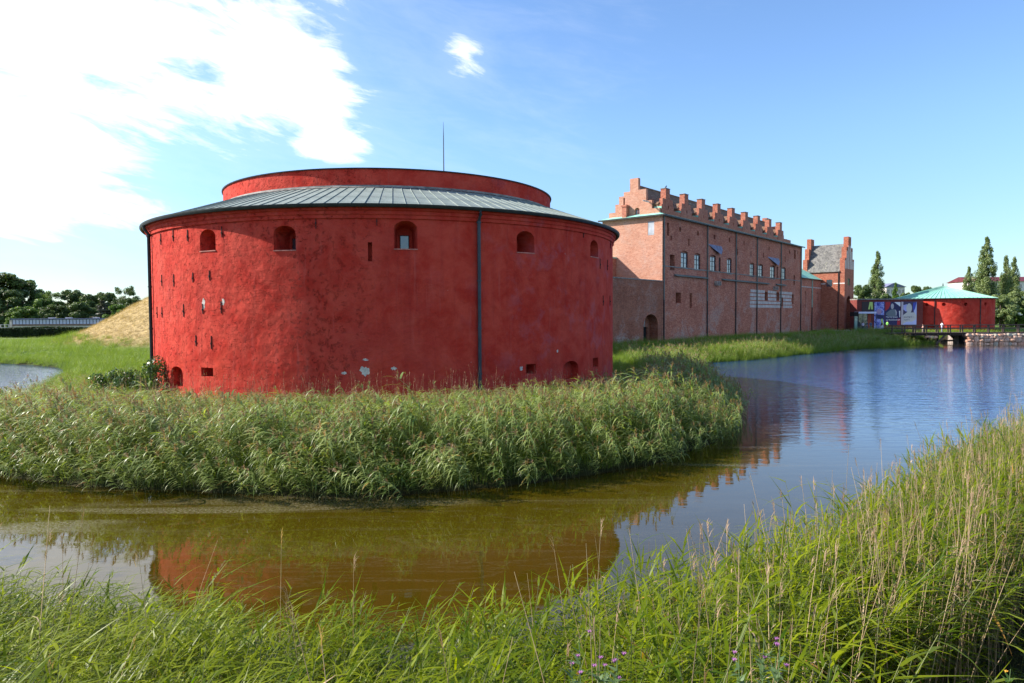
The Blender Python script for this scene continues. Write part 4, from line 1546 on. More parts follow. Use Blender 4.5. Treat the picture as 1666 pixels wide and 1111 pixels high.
def build_banner_wall():
    t = empty('banner_wall', (0, 0, 0))
    tag(t, 'dark red brick wall carrying big exhibition banners beside the gate tower', 'wall')
    x0, x1 = wall_x(1394), wall_x(1501.5)
    zt = wall_z(487.5)
    MB().box(x0, x1, WY, WY + 2.6, G0 - 1, zt).build('wall', M['brick_dark'], t)
    MB().box(x0, x1, WY - .15, WY + 2.7, zt, zt + .22).build('coping', M['flash'], t)
    pm = lambda n, c: flatmat(n, c)
    blue, lil, navy, red, grey, cream, lime, white, skin = (pm('print_blue', (.05, .07, .42)), pm('print_lilac', (.35, .33, .72)), pm('print_navy', (.02, .02, .09)), pm('print_red', (.42, .02, .03)),
                                                     pm('print_grey', (.14, .17, .20)), pm('print_cream', (.55, .53, .52)), pm('print_lime', (.45, .60, .16)), pm('print_white', (.72, .73, .80)), pm('print_skin', (.42, .40, .44)))

    def PT(px, py):
        return (wall_x(px), wall_z(py))

    def shape(parent, name, pts, mat, k, th=.003):
        # flat print lying on the banner: thin slab proud of the one below
        y = WY - .06 - .004 * k
        return MB().prism([PT(*p) for p in pts], y - th, y).build(name, mat, parent)

    def ell(cx, cy, rx, ry, n=16, a0=0):
        return [(cx + rx * math.cos(2 * PI * k / n), cy + ry * math.sin(2 * PI * k / n)) for k in range(n)]

    def sheet(name, label, x0_, y0_, x1_, y1_, mat):
        b = empty(name, (0, 0, 0))
        tag(b, label, 'banner', 'exhibition banners on the red wall')
        a, c = PT(x0_, y0_), PT(x1_, y1_)
        MB().box(a[0], c[0], WY - .06, WY - .01, c[1], a[1]).build('banner_cloth', mat, b)
        return b
    # blue swirling banner
    m, nt, bb = newmat('blue_swirl_print')
    nz = noise_n(nt, objco(nt), 1.1, 5, .65, 2.2)
    cc = mixc(nt, smooth_n(nt, nz, .42, .5), (.03, .035, .30), (.22, .26, .66))
    cc = mixc(nt, smooth_n(nt, nz, .55, .63), cc, (.48, .48, .68))
    nt.links.new(cc, bb.inputs['Base Color'])
    b = sheet('banner', 'blue and violet swirling patterned banner left of the other two, lime letter on it', 1422.3, 491, 1438.2, 535.5, m)
    shape(b, 'printed_hand', ell(1430, 507, 4.2, 4.5, 12), pm('print_mauve', (.36, .24, .38)), 1)
    shape(b, 'dark_band', [(1426, 511.5), (1438, 512.5), (1438, 520), (1426, 518)], navy, 1)
    shape(b, 'letter', [(1432.8, 519), (1435.6, 518), (1438, 528), (1438, 532), (1436, 527), (1434, 528.5)], lime, 2)
    # black panel with the green letter
    b = sheet('banner', 'black panel with a large lime green letter A above the glass shelter', 1402, 490.5, 1422.2, 506.5, pm('print_black', (.035, .022, .026)))
    shape(b, 'letter', [(1412.0, 503), (1414.3, 491), (1419.2, 491), (1419.8, 503), (1417.0, 503), (1416.3, 495.5), (1414.8, 503)], lime, 1)
    # red and black portrait banner
    b = sheet('banner', 'black and red banner with a pale standing figure and white lettering', 1439.2, 491, 1464.6, 529.5, navy)
    shape(b, 'red_field', [(1440, 491.3), (1448.5, 491.3), (1447.5, 497), (1445, 502), (1440, 506)], red, 1)
    shape(b, 'pale_stripe', [(1454.5, 491.5), (1464.4, 491.5), (1464.4, 499), (1459, 494.8)], white, 1)
    shape(b, 'red_field', [(1460, 518.5), (1464.4, 518.5), (1464.4, 529), (1459.5, 529)], red, 1)
    shape(b, 'pale_stripe', [(1462.3, 506), (1464.4, 505.5), (1464.4, 516), (1463.2, 516)], white, 1)
    shape(b, 'printed_figure', [(1449, 503.5), (1455, 503), (1457.5, 506), (1458.5, 513), (1456, 515), (1448, 515.5), (1441, 512), (1441.5, 509)], grey, 2)
    shape(b, 'printed_face', ell(1451.3, 498.3, 2.5, 4.6), skin, 3)
    shape(b, 'printed_arm', [(1455.6, 503.5), (1457, 504), (1458.8, 508), (1458, 513.5), (1457, 513), (1456.8, 508)], skin, 3)
    for i, (s, px, py) in enumerate((('M\u00f6t ny prakt', 1441, 516.8), ('p\u00e5 Slottsholmen', 1441, 521.3))):
        me = text_mesh(s, 0.42, white)
        p = PT(px, py)
        o = link('lettering', me, b, (p[0], WY - .075, p[1]), (PI / 2, 0, 0))
        o.scale = (1.0, 1.0, 1.0)
    # pale bust banner
    b = sheet('banner', 'pale violet banner with a white marble bust and small lettering, rightmost of the row', 1465.8, 490.7, 1491, 528.3, pm('print_dusk', (.06, .045, .11)))
    shape(b, 'pale_edge', [(1465.9, 491), (1469, 491), (1469, 528.2), (1465.9, 528.2)], pm('print_pink_grey', (.50, .44, .50)), 1)
    shape(b, 'pale_stripe', [(1486.5, 495), (1490.9, 491), (1490.9, 528.2), (1469, 528.2), (1469.5, 526), (1473, 523.8), (1486, 522)], pm('print_ice', (.46, .50, .80)), 1)
    shape(b, 'blue_field', [(1485.5, 492.5), (1490.8, 492), (1488, 503), (1486, 506.5), (1484.5, 500)], blue, 2)
    shape(b, 'printed_cloth', [(1469.2, 496.5), (1475, 494.8), (1475.3, 507), (1473, 506.5), (1469.2, 503.5)], pm('print_periwinkle', (.40, .40, .75)), 2)
    shape(b, 'printed_shoulder', [(1469.2, 512.5), (1476, 507.5), (1482, 508.5), (1487.5, 508.5), (1490.8, 514), (1490, 519.5), (1484, 523.3), (1474, 523.5), (1469.2, 527)], cream, 3)
    shape(b, 'printed_head', ell(1478.6, 501.5, 4.6, 8.0), cream, 4)
    for i, (s, px, py) in enumerate((('ANTIKT I', 1470.2, 517.3), ('NYTT', 1470.2, 521.8))):
        me = text_mesh(s, 0.44, navy)
        p = PT(px, py)
        link('lettering', me, b, (p[0], WY - .085, p[1]), (PI / 2, 0, 0))
    # glass shelter with white fascia
    s = empty('glass_shelter', (0, 0, 0))
    tag(s, 'glazed entrance shelter with a white fascia and red back wall by the gate', 'shelter')
    SY = WY - 5.0

    def SX(px):
        return at_y(px, 510, SY)[0]

    def SZ(py):
        return at_y(1410, py, SY)[2]
    xa, xb = SX(1397.2), SX(1426)
    zr0, zr1 = SZ(510), SZ(507)
    MB().box(xa, xb, SY, SY + 1.6, zr0, zr1).build('fascia', flatmat('white_fascia', (.62, .62, .80)), s)
    MB().box(xa + .1, xb - .1, SY + 1.4, SY + 1.55, G0, zr0).build('back_wall', flatmat('red_wall', (.40, .06, .03)), s)
    for k in range(5):
        x = xa + (xb - xa) * k / 4
        MB().box(x - .04, x + .04, SY + .05, SY + .13, G0, zr0).build('post', M['frame'], s)
    for k in range(2):
        x = xa + (xb - xa) * (k / 4)
        MB().box(x + .045, x + (xb - xa) / 4 - .045, SY + .08, SY + .1, G0 + .05, zr0 - .03).build('pane', M['glass_dark'], s)
    MB().box(xa + .4, xa + 1.5, SY + 1, SY + 1.6, G0, G0 + 1.4).build('counter', flatmat('yellow_board', (.42, .40, .18)), s)
    k = empty('dark_kiosk', (0, 0, 0))
    tag(k, 'tall black framed glass booth right beside the gate arch', 'booth')
    KY = WY - 5.5
    ka, kb = at_y(1389.5, 510, KY)[0], at_y(1396.6, 510, KY)[0]
    kz = at_y(1392, 507.5, KY)[2]
    MB().box(ka, kb, KY, KY + 1.5, kz - .75, kz).build('top_box', M['void'], k)
    for x in (ka, kb - .12):
        MB().box(x, x + .12, KY, KY + .12, G0, kz - .752).build('post', M['frame'], k)
    MB().box(ka + .13, kb - .13, KY + .04, KY + .06, G0 + .2, kz - .76).build('pane', glass('teal_glass', (.16, .30, .32)), k)


build_banner_wall()


# ------------------------------------------------------------------ people by the gate and on the bridge
def person(x, y, z, H, face, top, legs, label, skirt=None, hair=(0.03, 0.02, 0.015), stride=0.12, armb=0.25):
    s = H / 1.75
    bm = bmesh.new()
    sk = bm.verts.layers.skin.verify()
    V_ = {}

    def v(n, p, r):
        a = bm.verts.new(Vector(p) * s)
        a[sk].radius = (r * s, r * s)
        V_[n] = a
        return a

    def e(*ns):
        for a, b in zip(ns, ns[1:]):
            bm.edges.new((V_[a], V_[b]))
    v('pel', (0, 0, .95), .135)
    v('waist', (0, 0, 1.10), .115)
    v('chest', (0, 0, 1.32), .135)
    v('neck', (0, 0, 1.48), .058)
    v('chin', (0.01, 0, 1.55), .065)
    v('head', (0.015, 0, 1.64), .092)
    v('crown', (0.0, 0, 1.72), .06)
    e('pel', 'waist', 'chest', 'neck', 'chin', 'head', 'crown')
    for sg, n in ((-1, 'l'), (1, 'r')):
        st = stride * sg
        v('hip' + n, (0, .09 * sg, .88), .095)
        v('kn' + n, (st * .6 + .02, .095 * sg, .48), .062)
        v('an' + n, (st, .095 * sg, .09), .042)
        v('to' + n, (st + .17, .105 * sg, .035), .032)
        e('pel', 'hip' + n, 'kn' + n, 'an' + n, 'to' + n)
        v('sh' + n, (0, .19 * sg, 1.38), .058)
        v('el' + n, (-st * .7, .24 * sg, 1.10), .042)
        v('wr' + n, (armb - st, .23 * sg, .90), .030)
        v('ha' + n, (armb - st + .06, .22 * sg, .82), .036)
        e('chest', 'sh' + n, 'el' + n, 'wr' + n, 'ha' + n)
    V_['pel'][sk].use_root = True
    me = bpy.data.meshes.new('person')
    bm.to_mesh(me)
    bm.free()
    o = link('person', me, None, (x, y, z), (0, 0, face))
    o.modifiers.new('skin', 'SKIN')
    sb = o.modifiers.new('sub', 'SUBSURF')
    sb.levels = sb.render_levels = 1
    bpy.context.view_layer.update()
    m2 = bpy.data.meshes.new_from_object(o.evaluated_get(bpy.context.evaluated_depsgraph_get()))
    o.modifiers.clear()
    o.data = m2
    mats = [flatmat('skin', (.50, .30, .22)), flatmat('top_cloth', top), flatmat('leg_cloth', legs), flatmat('hair', hair), flatmat('shoe', (.05, .05, .05))]
    for m in mats:
        m2.materials.append(m)
    for p in m2.polygons:
        c = p.center / s
        p.use_smooth = True
        mi = 0
        if abs(c.y) < .13 and 0.93 < c.z < 1.47 or (c.z > 1.15 and c.z < 1.47):
            mi = 1
        elif .10 < c.z <= .98 and abs(c.y) < .2:
            mi = 2
        elif c.z <= .10:
            mi = 4
        elif c.z > 1.70 or (c.z > 1.56 and c.x < -0.01):
            mi = 3
        p.material_index = mi
    if skirt:
        MB().lathe([(.14 * s, 1.0 * s), (.19 * s, .85 * s), (.24 * s, .52 * s), (.20 * s, .53 * s), (.12 * s, .98 * s)], 12, closed=True).build('skirt', flatmat('skirt_cloth', skirt), o)
    tag(o, label, 'person', 'visitors by the gate')
    return o


gy = 127.0


def ppl(px, py_feet, Hm, face, top, legs, label, **kw):
    zf = 1.62
    p = at_z(px, py_feet, zf)
    if px < 1425:
        p = at_y(px, py_feet, 122.6)
    return person(p.x, p.y, zf, Hm, face, top, legs, label, **kw)


ppl(1404, 537.0, 1.72, 0.6, (.55, .52, .62), (.05, .05, .06), 'person in a pale grey top standing inside the glass shelter')
ppl(1411, 536.6, 1.80, 2.5, (.03, .04, .09), (.05, .07, .14), 'person in a dark navy jacket in front of the shelter glass')
ppl(1416.5, 536.8, 1.74, 1.2, (.05, .10, .20), (.03, .03, .05), 'person in blue standing at the right end of the shelter')
ppl(1434.5, 537.6, 1.70, 2.9, (.02, .02, .02), (.7, .7, .7), 'person in a black top and white skirt below the blue banner', skirt=(.75, .72, .78))
ppl(1443.5, 537.2, 1.80, 0.3, (.22, .60, .10), (.03, .03, .03), 'person in a bright green vest walking in front of the red banner')
BZ = 1.75     # bridge deck level
pb = at_y(1533, 530, 106.5)
person(pb.x, 106.6, BZ, 1.72, 0.0, (.75, .75, .8), (.30, .30, .40), 'person in white walking across the wooden bridge')['group'] = 'walkers on the bridge'
pb = at_y(1510.5, 527, 112)
person(pb.x, 113.5, BZ - .45, 1.65, 2.8, (.50, .30, .25), (.30, .25, .22), 'person seen head and shoulders behind the bridge rail by the arch')


# ------------------------------------------------------------------ bridge and stone abutment
def build_bridge():
    t = empty('wooden_bridge', (0, 0, 0))
    tag(t, 'dark timber footbridge with post and rail sides crossing the moat', 'bridge')
    Y0, Y1 = 104.9, 108.4
    xa = at_y(1458, 540, Y0)[0]
    xb = at_y(1666, 540, Y0)[0] + 14
    # longitudinal beams
    for y in (Y0 + .1, (Y0 + Y1) / 2, Y1 - .3):
        MB().box(xa, xb, y, y + .25, BZ - .42, BZ - .125).build('beam', M['wood_dark'], t)
    nplk = 120
    L = xb - xa
    pw = L / nplk
    pm = MB().box(0, pw - .02, Y0, Y1, -.08, 0).mesh('deck_plank', [M['wood']])
    for k in range(nplk):
        link('deck_plank', pm, t, (xa + k * pw, 0, BZ - .04 + random.uniform(-.008, .008)))
    # posts: spacing from the photograph
    posts = [1472, 1489, 1507.3, 1526, 1546, 1566, 1586.5, 1609, 1633, 1657.5, 1683, 1710]
    for j, y in enumerate((Y0 - .05, Y1 - .05)):
        prev = None
        for px in posts:
            x = at_y(px, 540, Y0)[0]
            MB().box(x - .08, x + .08, y, y + .14, BZ - .45, BZ + 1.1).build('post', M['wood'], t)
            if prev is not None and px > 1507:
                pass
        MB().box(xa, xb, y - .02, y + .16, BZ + 1.1, BZ + 1.18).build('handrail', M['wood'], t)
        MB().box(xa, xb, y + .02, y + .08, BZ + .58, BZ + .70).build('rail', M['wood'], t)
        MB().box(xa, xb, y + .0, y + .12, BZ - .115, BZ + .0).build('edge_board', M['wood_dark'], t)
    # raking struts and frames
    for y in (Y0 + .15, Y1 - .35):
        for (pa, qa, pb_, qb) in ((1524, 559.5, 1541, 543), (1565, 543, 1577.5, 555)):
            p = at_y(pa, qa, Y0)
            q = at_y(pb_, qb, Y0)
            MB().tube([(p.x, y, p.z), (q.x, y, q.z)], .17, 4, smooth=False).build('strut', M['wood'], t)
    for px in (1523.5,):
        x = at_y(px, 545, Y0)[0]
        MB().box(x - .75, x + .75, Y0 + .6, Y0 + 1.3, -0.6, BZ - .43).build('dark_block', M['void'], t)  # near-black block below the left part of the deck
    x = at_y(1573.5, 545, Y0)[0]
    MB().box(x - .4, x + .45, Y0 + .6, Y0 + 1.3, -0.6, BZ - .43).build('dark_block', M['void'], t)  # near-black block between the right strut and the stones
    # low water beam under the arch
    a, b = at_y(1536, 552.6, 108)[0], at_y(1573, 552.6, 108)[0]
    MB().box(a, b, 107.9, 108.2, .28, .52).build('tie_beam', M['wood'], t)
    # red marker float
    p = at_z(1567.3, 557.5, 0)
    f = MB().tube([(p.x, p.y, -.1), (p.x, p.y, .12)], [.22, .22], 10)
    o = f.build('float', flatmat('white_paint', (.6, .6, .6)))
    MB().tube([(0, 0, 0), (0, 0, .35), (0, 0, .42)], [.20, .17, .05], 10).build('red_top', flatmat('red_paint', (.55, .03, .02)), o, (p.x, p.y, .12))
    tag(o, 'small red topped float lying on the water under the bridge', 'float')
    # abutment: boulders, each its own piece
    ab = empty('stone_abutment', (0, 0, 0))
    tag(ab, 'granite boulder retaining wall carrying the right end of the bridge', 'retaining wall')
    ax0 = at_y(1575.5, 550, 104.2)[0]
    ax1 = at_y(1700, 550, 104.2)[0]
    MB().box(ax0 + .25, ax1, 104.55, 109.5, -1.2, BZ - .45).build('core', M['grey_stone'], ab)
    gm = []
    for i, c in enumerate(((.52, .28, .19), (.58, .34, .23), (.46, .31, .24), (.60, .38, .28), (.37, .33, .27))):
        gm.append(simple('granite_%d' % i, c, .85, .35, 2.2, .03, 7))
    rows = [(-.35, .62), (.22, .56), (.72, .5), (1.12, .40)]
    for ri, (z, h) in enumerate(rows):
        x = ax0 - .35 + (0.0 if ri % 2 else .2) + (3 - ri) * -.08 + .25
        while x < ax1:
            wd = random.uniform(.38, 1.05)
            bm = bmesh.new()
            bmesh.ops.create_icosphere(bm, subdivisions=2, radius=.5)
            sd = random.random() * 50
            for v_ in bm.verts:
                p = v_.co
                # squarish boulder
                q = Vector([math.copysign(abs(c / .5) ** .55, c) * .5 for c in p])
                nn = 1 + .10 * math.sin(q.x * 9 + sd) + .08 * math.sin(q.z * 8 + sd * 2) + .06 * math.sin(q.y * 11 + sd)
                v_.co = Vector((q.x * wd * 1.04 * nn, q.y * .8 * nn, q.z * h * 1.12 * nn))
            me = bpy.data.meshes.new('stone')
            bm.to_mesh(me)
            bm.free()
            for p in me.polygons:
                p.use_smooth = True
            me.materials.append(random.choice(gm))
            link('stone', me, ab, (x + wd / 2, 104.5 + ri * .07 + random.uniform(-.07, .07), z + h / 2 + random.uniform(-.06, .06)), (random.uniform(-.12, .12), random.uniform(-.25, .25), random.uniform(-.15, .15)))
            x += wd
    # path over the abutment
    pth = MB().box(ax0 + .2, ax1 + 60, 104.75, 109.2, BZ - .46, BZ - .145)
    tag(pth.build('path', M['gravel']), kind='structure', label='gravel path behind the boulder wall')
    # stone pier end on the left bank
    lb = empty('bank_stones', (0, 0, 0))
    tag(lb, 'few pale stones under the left end of the wooden bridge', 'stones')
    for k in range(7):
        x = at_y(1506 + k * 2.6, 543, 105.3)[0]
        bm = bmesh.new()
        bmesh.ops.create_icosphere(bm, subdivisions=1, radius=.3)
        for v_ in bm.verts:
            v_.co *= random.uniform(.8, 1.15)
        me = bpy.data.meshes.new('stone')
        bm.to_mesh(me)
        bm.free()
        me.materials.append(gm[k % 5])
        link('stone', me, lb, (x, 105.2, 1.05 + random.uniform(-.05, .15)))


build_bridge()


# ------------------------------------------------------------------ trees
def leaf_quads(centres, radii, n_per, size, seed, squash=0.85, dens_pow=0.35):
    r = np.random.default_rng(seed)
    vs, fs = [], []
    cs = []
    for c, rad in zip(centres, radii):
        n = int(n_per * (rad ** 1.6))
        d = r.normal(size=(n, 3))
        d /= np.linalg.norm(d, axis=1)[:, None]
        rr = rad * r.random(n) ** dens_pow
        p = np.array(c) + d * rr[:, None] * np.array([1, 1, squash])
        cs.append(np.column_stack([p, d]))
    cs = np.vstack(cs)
    n = len(cs)
    p, d = cs[:, :3], cs[:, 3:]
    nrm = d + r.normal(size=(n, 3)) * 0.7 + np.array([0, 0, .35])
    nrm /= np.linalg.norm(nrm, axis=1)[:, None]
    a = np.cross(nrm, r.normal(size=(n, 3)))
    a /= np.linalg.norm(a, axis=1)[:, None]
    b = np.cross(nrm, a)
    s = size * r.uniform(.6, 1.35, n)[:, None]
    q = np.stack([p - a * s, p - b * s * .55, p + a * s, p + b * s * .55], 1).reshape(-1, 3)
    f = np.arange(4 * n).reshape(-1, 4)
    return q, f


def quads_mesh(name, q, f, mat):
    me = bpy.data.meshes.new(name)
    me.vertices.add(len(q))
    me.vertices.foreach_set('co', q.ravel())
    me.loops.add(f.size)
    me.polygons.add(len(f))
    me.loops.foreach_set('vertex_index', f.ravel())
    me.polygons.foreach_set('loop_start', np.arange(0, f.size, 4))
    me.polygons.foreach_set('loop_total', np.full(len(f), 4))
    me.update(calc_edges=True)
    me.materials.append(mat)
    return me


LEAF_DARK = foliage('dark_tree_leaves', (0.040, 0.075, 0.020), (0.115, 0.165, 0.048), .22, .5, False)
LEAF_MID = foliage('mid_tree_leaves', (0.065, 0.125, 0.025), (0.15, 0.23, 0.055), .28, .5, False)
LEAF_POP = foliage('poplar_leaves', (0.095, 0.145, 0.045), (0.24, 0.29, 0.12), .28, .45, False)
LEAF_BRIGHT = foliage('light_tree_leaves', (0.06, 0.13, 0.018), (0.13, 0.22, 0.035), .3, .5, False)
LEAF_GREY = foliage('grey_conifer_needles', (0.05, 0.06, 0.04), (0.12, 0.12, 0.09), .15, .6, False)


def crown_broad(seed, H=12.0, W=5.2, base=0.16, size=.26, n_per=100, nb=46):
    r = random.Random(seed)
    cs, rs = [], []
    for k in range(nb):
        z = r.uniform(base, 1.0)
        prof = math.sin(PI * min(1, max(0, (z - base * .4) / (1.08 - base * .4))) ** .8) ** .6
        a = r.uniform(0, 2 * PI)
        rad = W * prof * (r.random() ** .45) * .86
        cs.append((rad * math.cos(a), rad * math.sin(a), z * H * .93))
        rs.append(r.uniform(.16, .30) * W * (1.1 - .35 * z))
    return cs, rs


def limbs(mb, cs, rnd, trunk_top, r0, n=9):
    mb.tube([(0, 0, -.4), (.05, .02, trunk_top * .4), (0, .05, trunk_top * .75), (.05, 0, trunk_top)], [r0 * 1.25, r0, r0 * .75, r0 * .35], 8)
    for c in rnd.sample(cs, min(n, len(cs))):
        zb = min(c[2] * .75, trunk_top * rnd.uniform(.35, .8))
        m = Vector((c[0] * .5, c[1] * .5, (zb + c[2]) / 2 - .3))
        mb.tube([(0, 0, zb), m, c], [r0 * .42, r0 * .28, r0 * .1], 5)


def tree_mesh(kind, seed):
    rnd = random.Random(seed)
    if kind in ('broad', 'open'):
        cs, rs = crown_broad(seed, nb=52 if kind == 'broad' else 34, base=.12 if kind == 'broad' else .35)
        q, f = leaf_quads(cs, rs, 330 if kind == 'broad' else 230, .23 if kind == 'broad' else .18, seed)
        H, W = 12, 5
        tr = MB()
        limbs(tr, cs, rnd, 9.0, .32)
    elif kind == 'poplar':
        cs, rs = [], []
        for k in range(105):
            z = (k + rnd.random()) / 105
            prof = (math.sin(PI * min(1, (z * .9 + .09))) ** .65) * (1 - .45 * z)
            a = rnd.uniform(0, 2 * PI)
            rad = 2.45 * prof * rnd.random() ** .5
            cs.append((rad * math.cos(a), rad * math.sin(a), .5 + z * 18.4))
            rs.append(max(.40, 1.35 * prof * rnd.uniform(.35, 1.15)))
        q, f = leaf_quads(cs, rs, 400, .15, seed, 1.5)
        tr = MB()
        limbs(tr, cs, rnd, 17, .3, 26)
    else:   # conifer
        cs, rs = [], []
        for k in range(60):
            z = (k + rnd.random()) / 60
            a = rnd.uniform(0, 2 * PI)
            rad = 3.2 * (1 - z) * rnd.random() ** .4
            cs.append((rad * math.cos(a), rad * math.sin(a), 1 + z * 10.5))
            rs.append(.35 + .8 * (1 - z))
        q, f = leaf_quads(cs, rs, 110, .28, seed, .4)
        tr = MB()
        limbs(tr, cs, rnd, 11, .2, 20)
    return (q, f), tr


TREES = {}


def tree(kind, variant, mat, x, y, z, H, W, name, label, cat='tree', group=None):
    key = (kind, variant, mat.name)
    if key not in TREES:
        (q, f), tr = tree_mesh(kind, 100 + variant * 7 + len(kind))
        TREES[key] = (quads_mesh('crown', q, f, mat), tr.mesh('trunk', [M['bark']]))
    cm, tm = TREES[key]
    ref = {'broad': (12.0, 5.2), 'open': (12.0, 5.2), 'poplar': (19.5, 2.9), 'conifer': (12.0, 3.2)}[kind]
    t = empty(name, (x, y, z), random.uniform(0, 6.28))
    t.scale = (W / ref[1], W / ref[1], H / ref[0])
    tag(t, label, cat, group)
    link('crown', cm, t)
    link('trunk', tm, t)
    return t


def tree_px(kind, variant, mat, px, ytop, wpx, Y, name, label, group, zg=1.0):
    p = at_y(px, ytop, Y)
    H = p.z - zg
    W = wpx / 2 / F * Y * (1.3 if group.startswith('trees beyond') else 1.12)
    return tree(kind, variant, mat, p.x, Y, zg, H, W, name, label, 'tree', group)


GL = 'trees beyond the glasshouse'
LT = [('broad', 0, LEAF_DARK, -18, 440, 110, 175, 'tallest dark tree at the very left edge behind the glasshouse'),
      ('broad', 1, LEAF_DARK, 33, 449, 62, 182, 'dark rounded tree with the highest domed top left of centre in the grove'),
      ('broad', 2, LEAF_DARK, 5, 470, 70, 165, 'dark tree in front of the tallest one at the left edge'),
      ('open', 0, LEAF_MID, 84, 470, 46, 178, 'green tree with a loose crown in the middle of the grove'),
      ('open', 1, LEAF_DARK, 72, 472, 30, 190, 'small thin crowned tree behind the gap in the grove'),
      ('broad', 0, LEAF_DARK, 118, 470, 44, 180, 'olive dark tree just right of the loose crowned green one'),
      ('broad', 1, LEAF_DARK, 148, 475, 52, 172, 'broad dark tree in the right half of the grove'),
      ('broad', 2, LEAF_DARK, 175, 474, 44, 180, 'dark rounded tree left of the airy crown near the mound'),
      ('open', 0, LEAF_DARK, 203, 461, 42, 176, 'airy tree with sky showing through, right above the straw mound'),
      ('broad', 1, LEAF_MID, 40, 496, 46, 158, 'low bright green bush shaped tree behind the glasshouse roof'),
      ('broad', 2, LEAF_MID, 68, 484, 42, 163, 'mid green small tree between the low bush and olive tree'),
      ('broad', 0, LEAF_DARK, 88, 495, 46, 157, 'olive brown low tree just behind the glasshouse roof'),
      ('broad', 1, LEAF_DARK, 132, 488, 50, 158, 'dark spreading low tree behind the glasshouse middle'),
      ('conifer', 0, LEAF_GREY, 166, 486, 40, 154, 'grey bare topped conifer behind the right end of the glasshouse'),
      ('broad', 2, LEAF_BRIGHT, 190, 494, 34, 152, 'bright yellow green small tree beside the mound slope'),
      ('broad', 0, LEAF_DARK, 218, 484, 40, 168, 'dark low tree touching the mound slope'),
      ('broad', 2, LEAF_DARK, -60, 455, 90, 170, 'dark tree outside the left edge of the grove')]
for k_, v_, m_, px, yt, wp, Y, lab in LT:
    tree_px(k_, v_, m_, px, yt, wp, Y, 'grove_tree', lab, GL)
RT = [('poplar', 0, LEAF_POP, 1428, 407, 31, 172, 'poplar_tree', 'slim tall poplar standing alone right of the gate tower'),
      ('poplar', 1, LEAF_BRIGHT, 1457.5, 459, 19, 168, 'poplar_tree', 'small pointed light green tree before the white building'),
      ('poplar', 2, LEAF_POP, 1606, 383, 40, 176, 'poplar_tree', 'tallest poplar just right of the copper roofed tower'),
      ('poplar', 0, LEAF_POP, 1577, 432, 25, 172, 'poplar_tree', 'thin sparse yellowish poplar left of the tallest poplar'),
      ('poplar', 1, LEAF_POP, 1637, 414, 26, 178, 'poplar_tree', 'poplar forming the left tip of the twin tops at the right edge'),
      ('poplar', 2, LEAF_POP, 1650, 416, 26, 182, 'poplar_tree', 'poplar forming the right tip of the twin tops at the right edge'),
      ('broad', 0, LEAF_DARK, 1404, 462, 44, 170, 'park_tree', 'dark tree squeezed between gate tower and lone poplar'),
      ('broad', 1, LEAF_DARK, 1440, 474, 30, 165, 'park_tree', 'low dark tree at the foot of the lone poplar'),
      ('broad', 2, LEAF_DARK, 1491, 463, 30, 185, 'park_tree', 'dark round tree behind the left slope of the copper roof'),
      ('broad', 0, LEAF_DARK, 1508, 465, 26, 190, 'park_tree', 'dark tree rising just above the copper roof, right of its twin'),
      ('broad', 1, LEAF_DARK, 1472, 473, 24, 178, 'park_tree', 'low dark tree showing over the banner wall'),
      ('broad', 2, LEAF_MID, 1585, 474, 40, 168, 'park_tree', 'green leafy tree below the thin yellowish poplar'),
      ('broad', 0, LEAF_POP, 1628, 478, 46, 160, 'park_tree', 'leafy green tree filling the foot of the tallest poplar'),
      ('broad', 1, LEAF_POP, 1655, 470, 46, 162, 'park_tree', 'leafy green tree at the right edge under the twin tops'),
      ('broad', 2, LEAF_MID, 1690, 480, 60, 165, 'park_tree', 'leafy green tree cut by the right edge of the view'),
      ('broad', 1, LEAF_BRIGHT, 1672, 500, 30, 158, 'park_tree', 'low yellow green bush at the right edge of the lawn')]
for k_, v_, m_, px, yt, wp, Y, nm, lab in RT:
    tree_px(k_, v_, m_, px, yt, wp, Y, nm, lab, 'park trees behind the far tower')


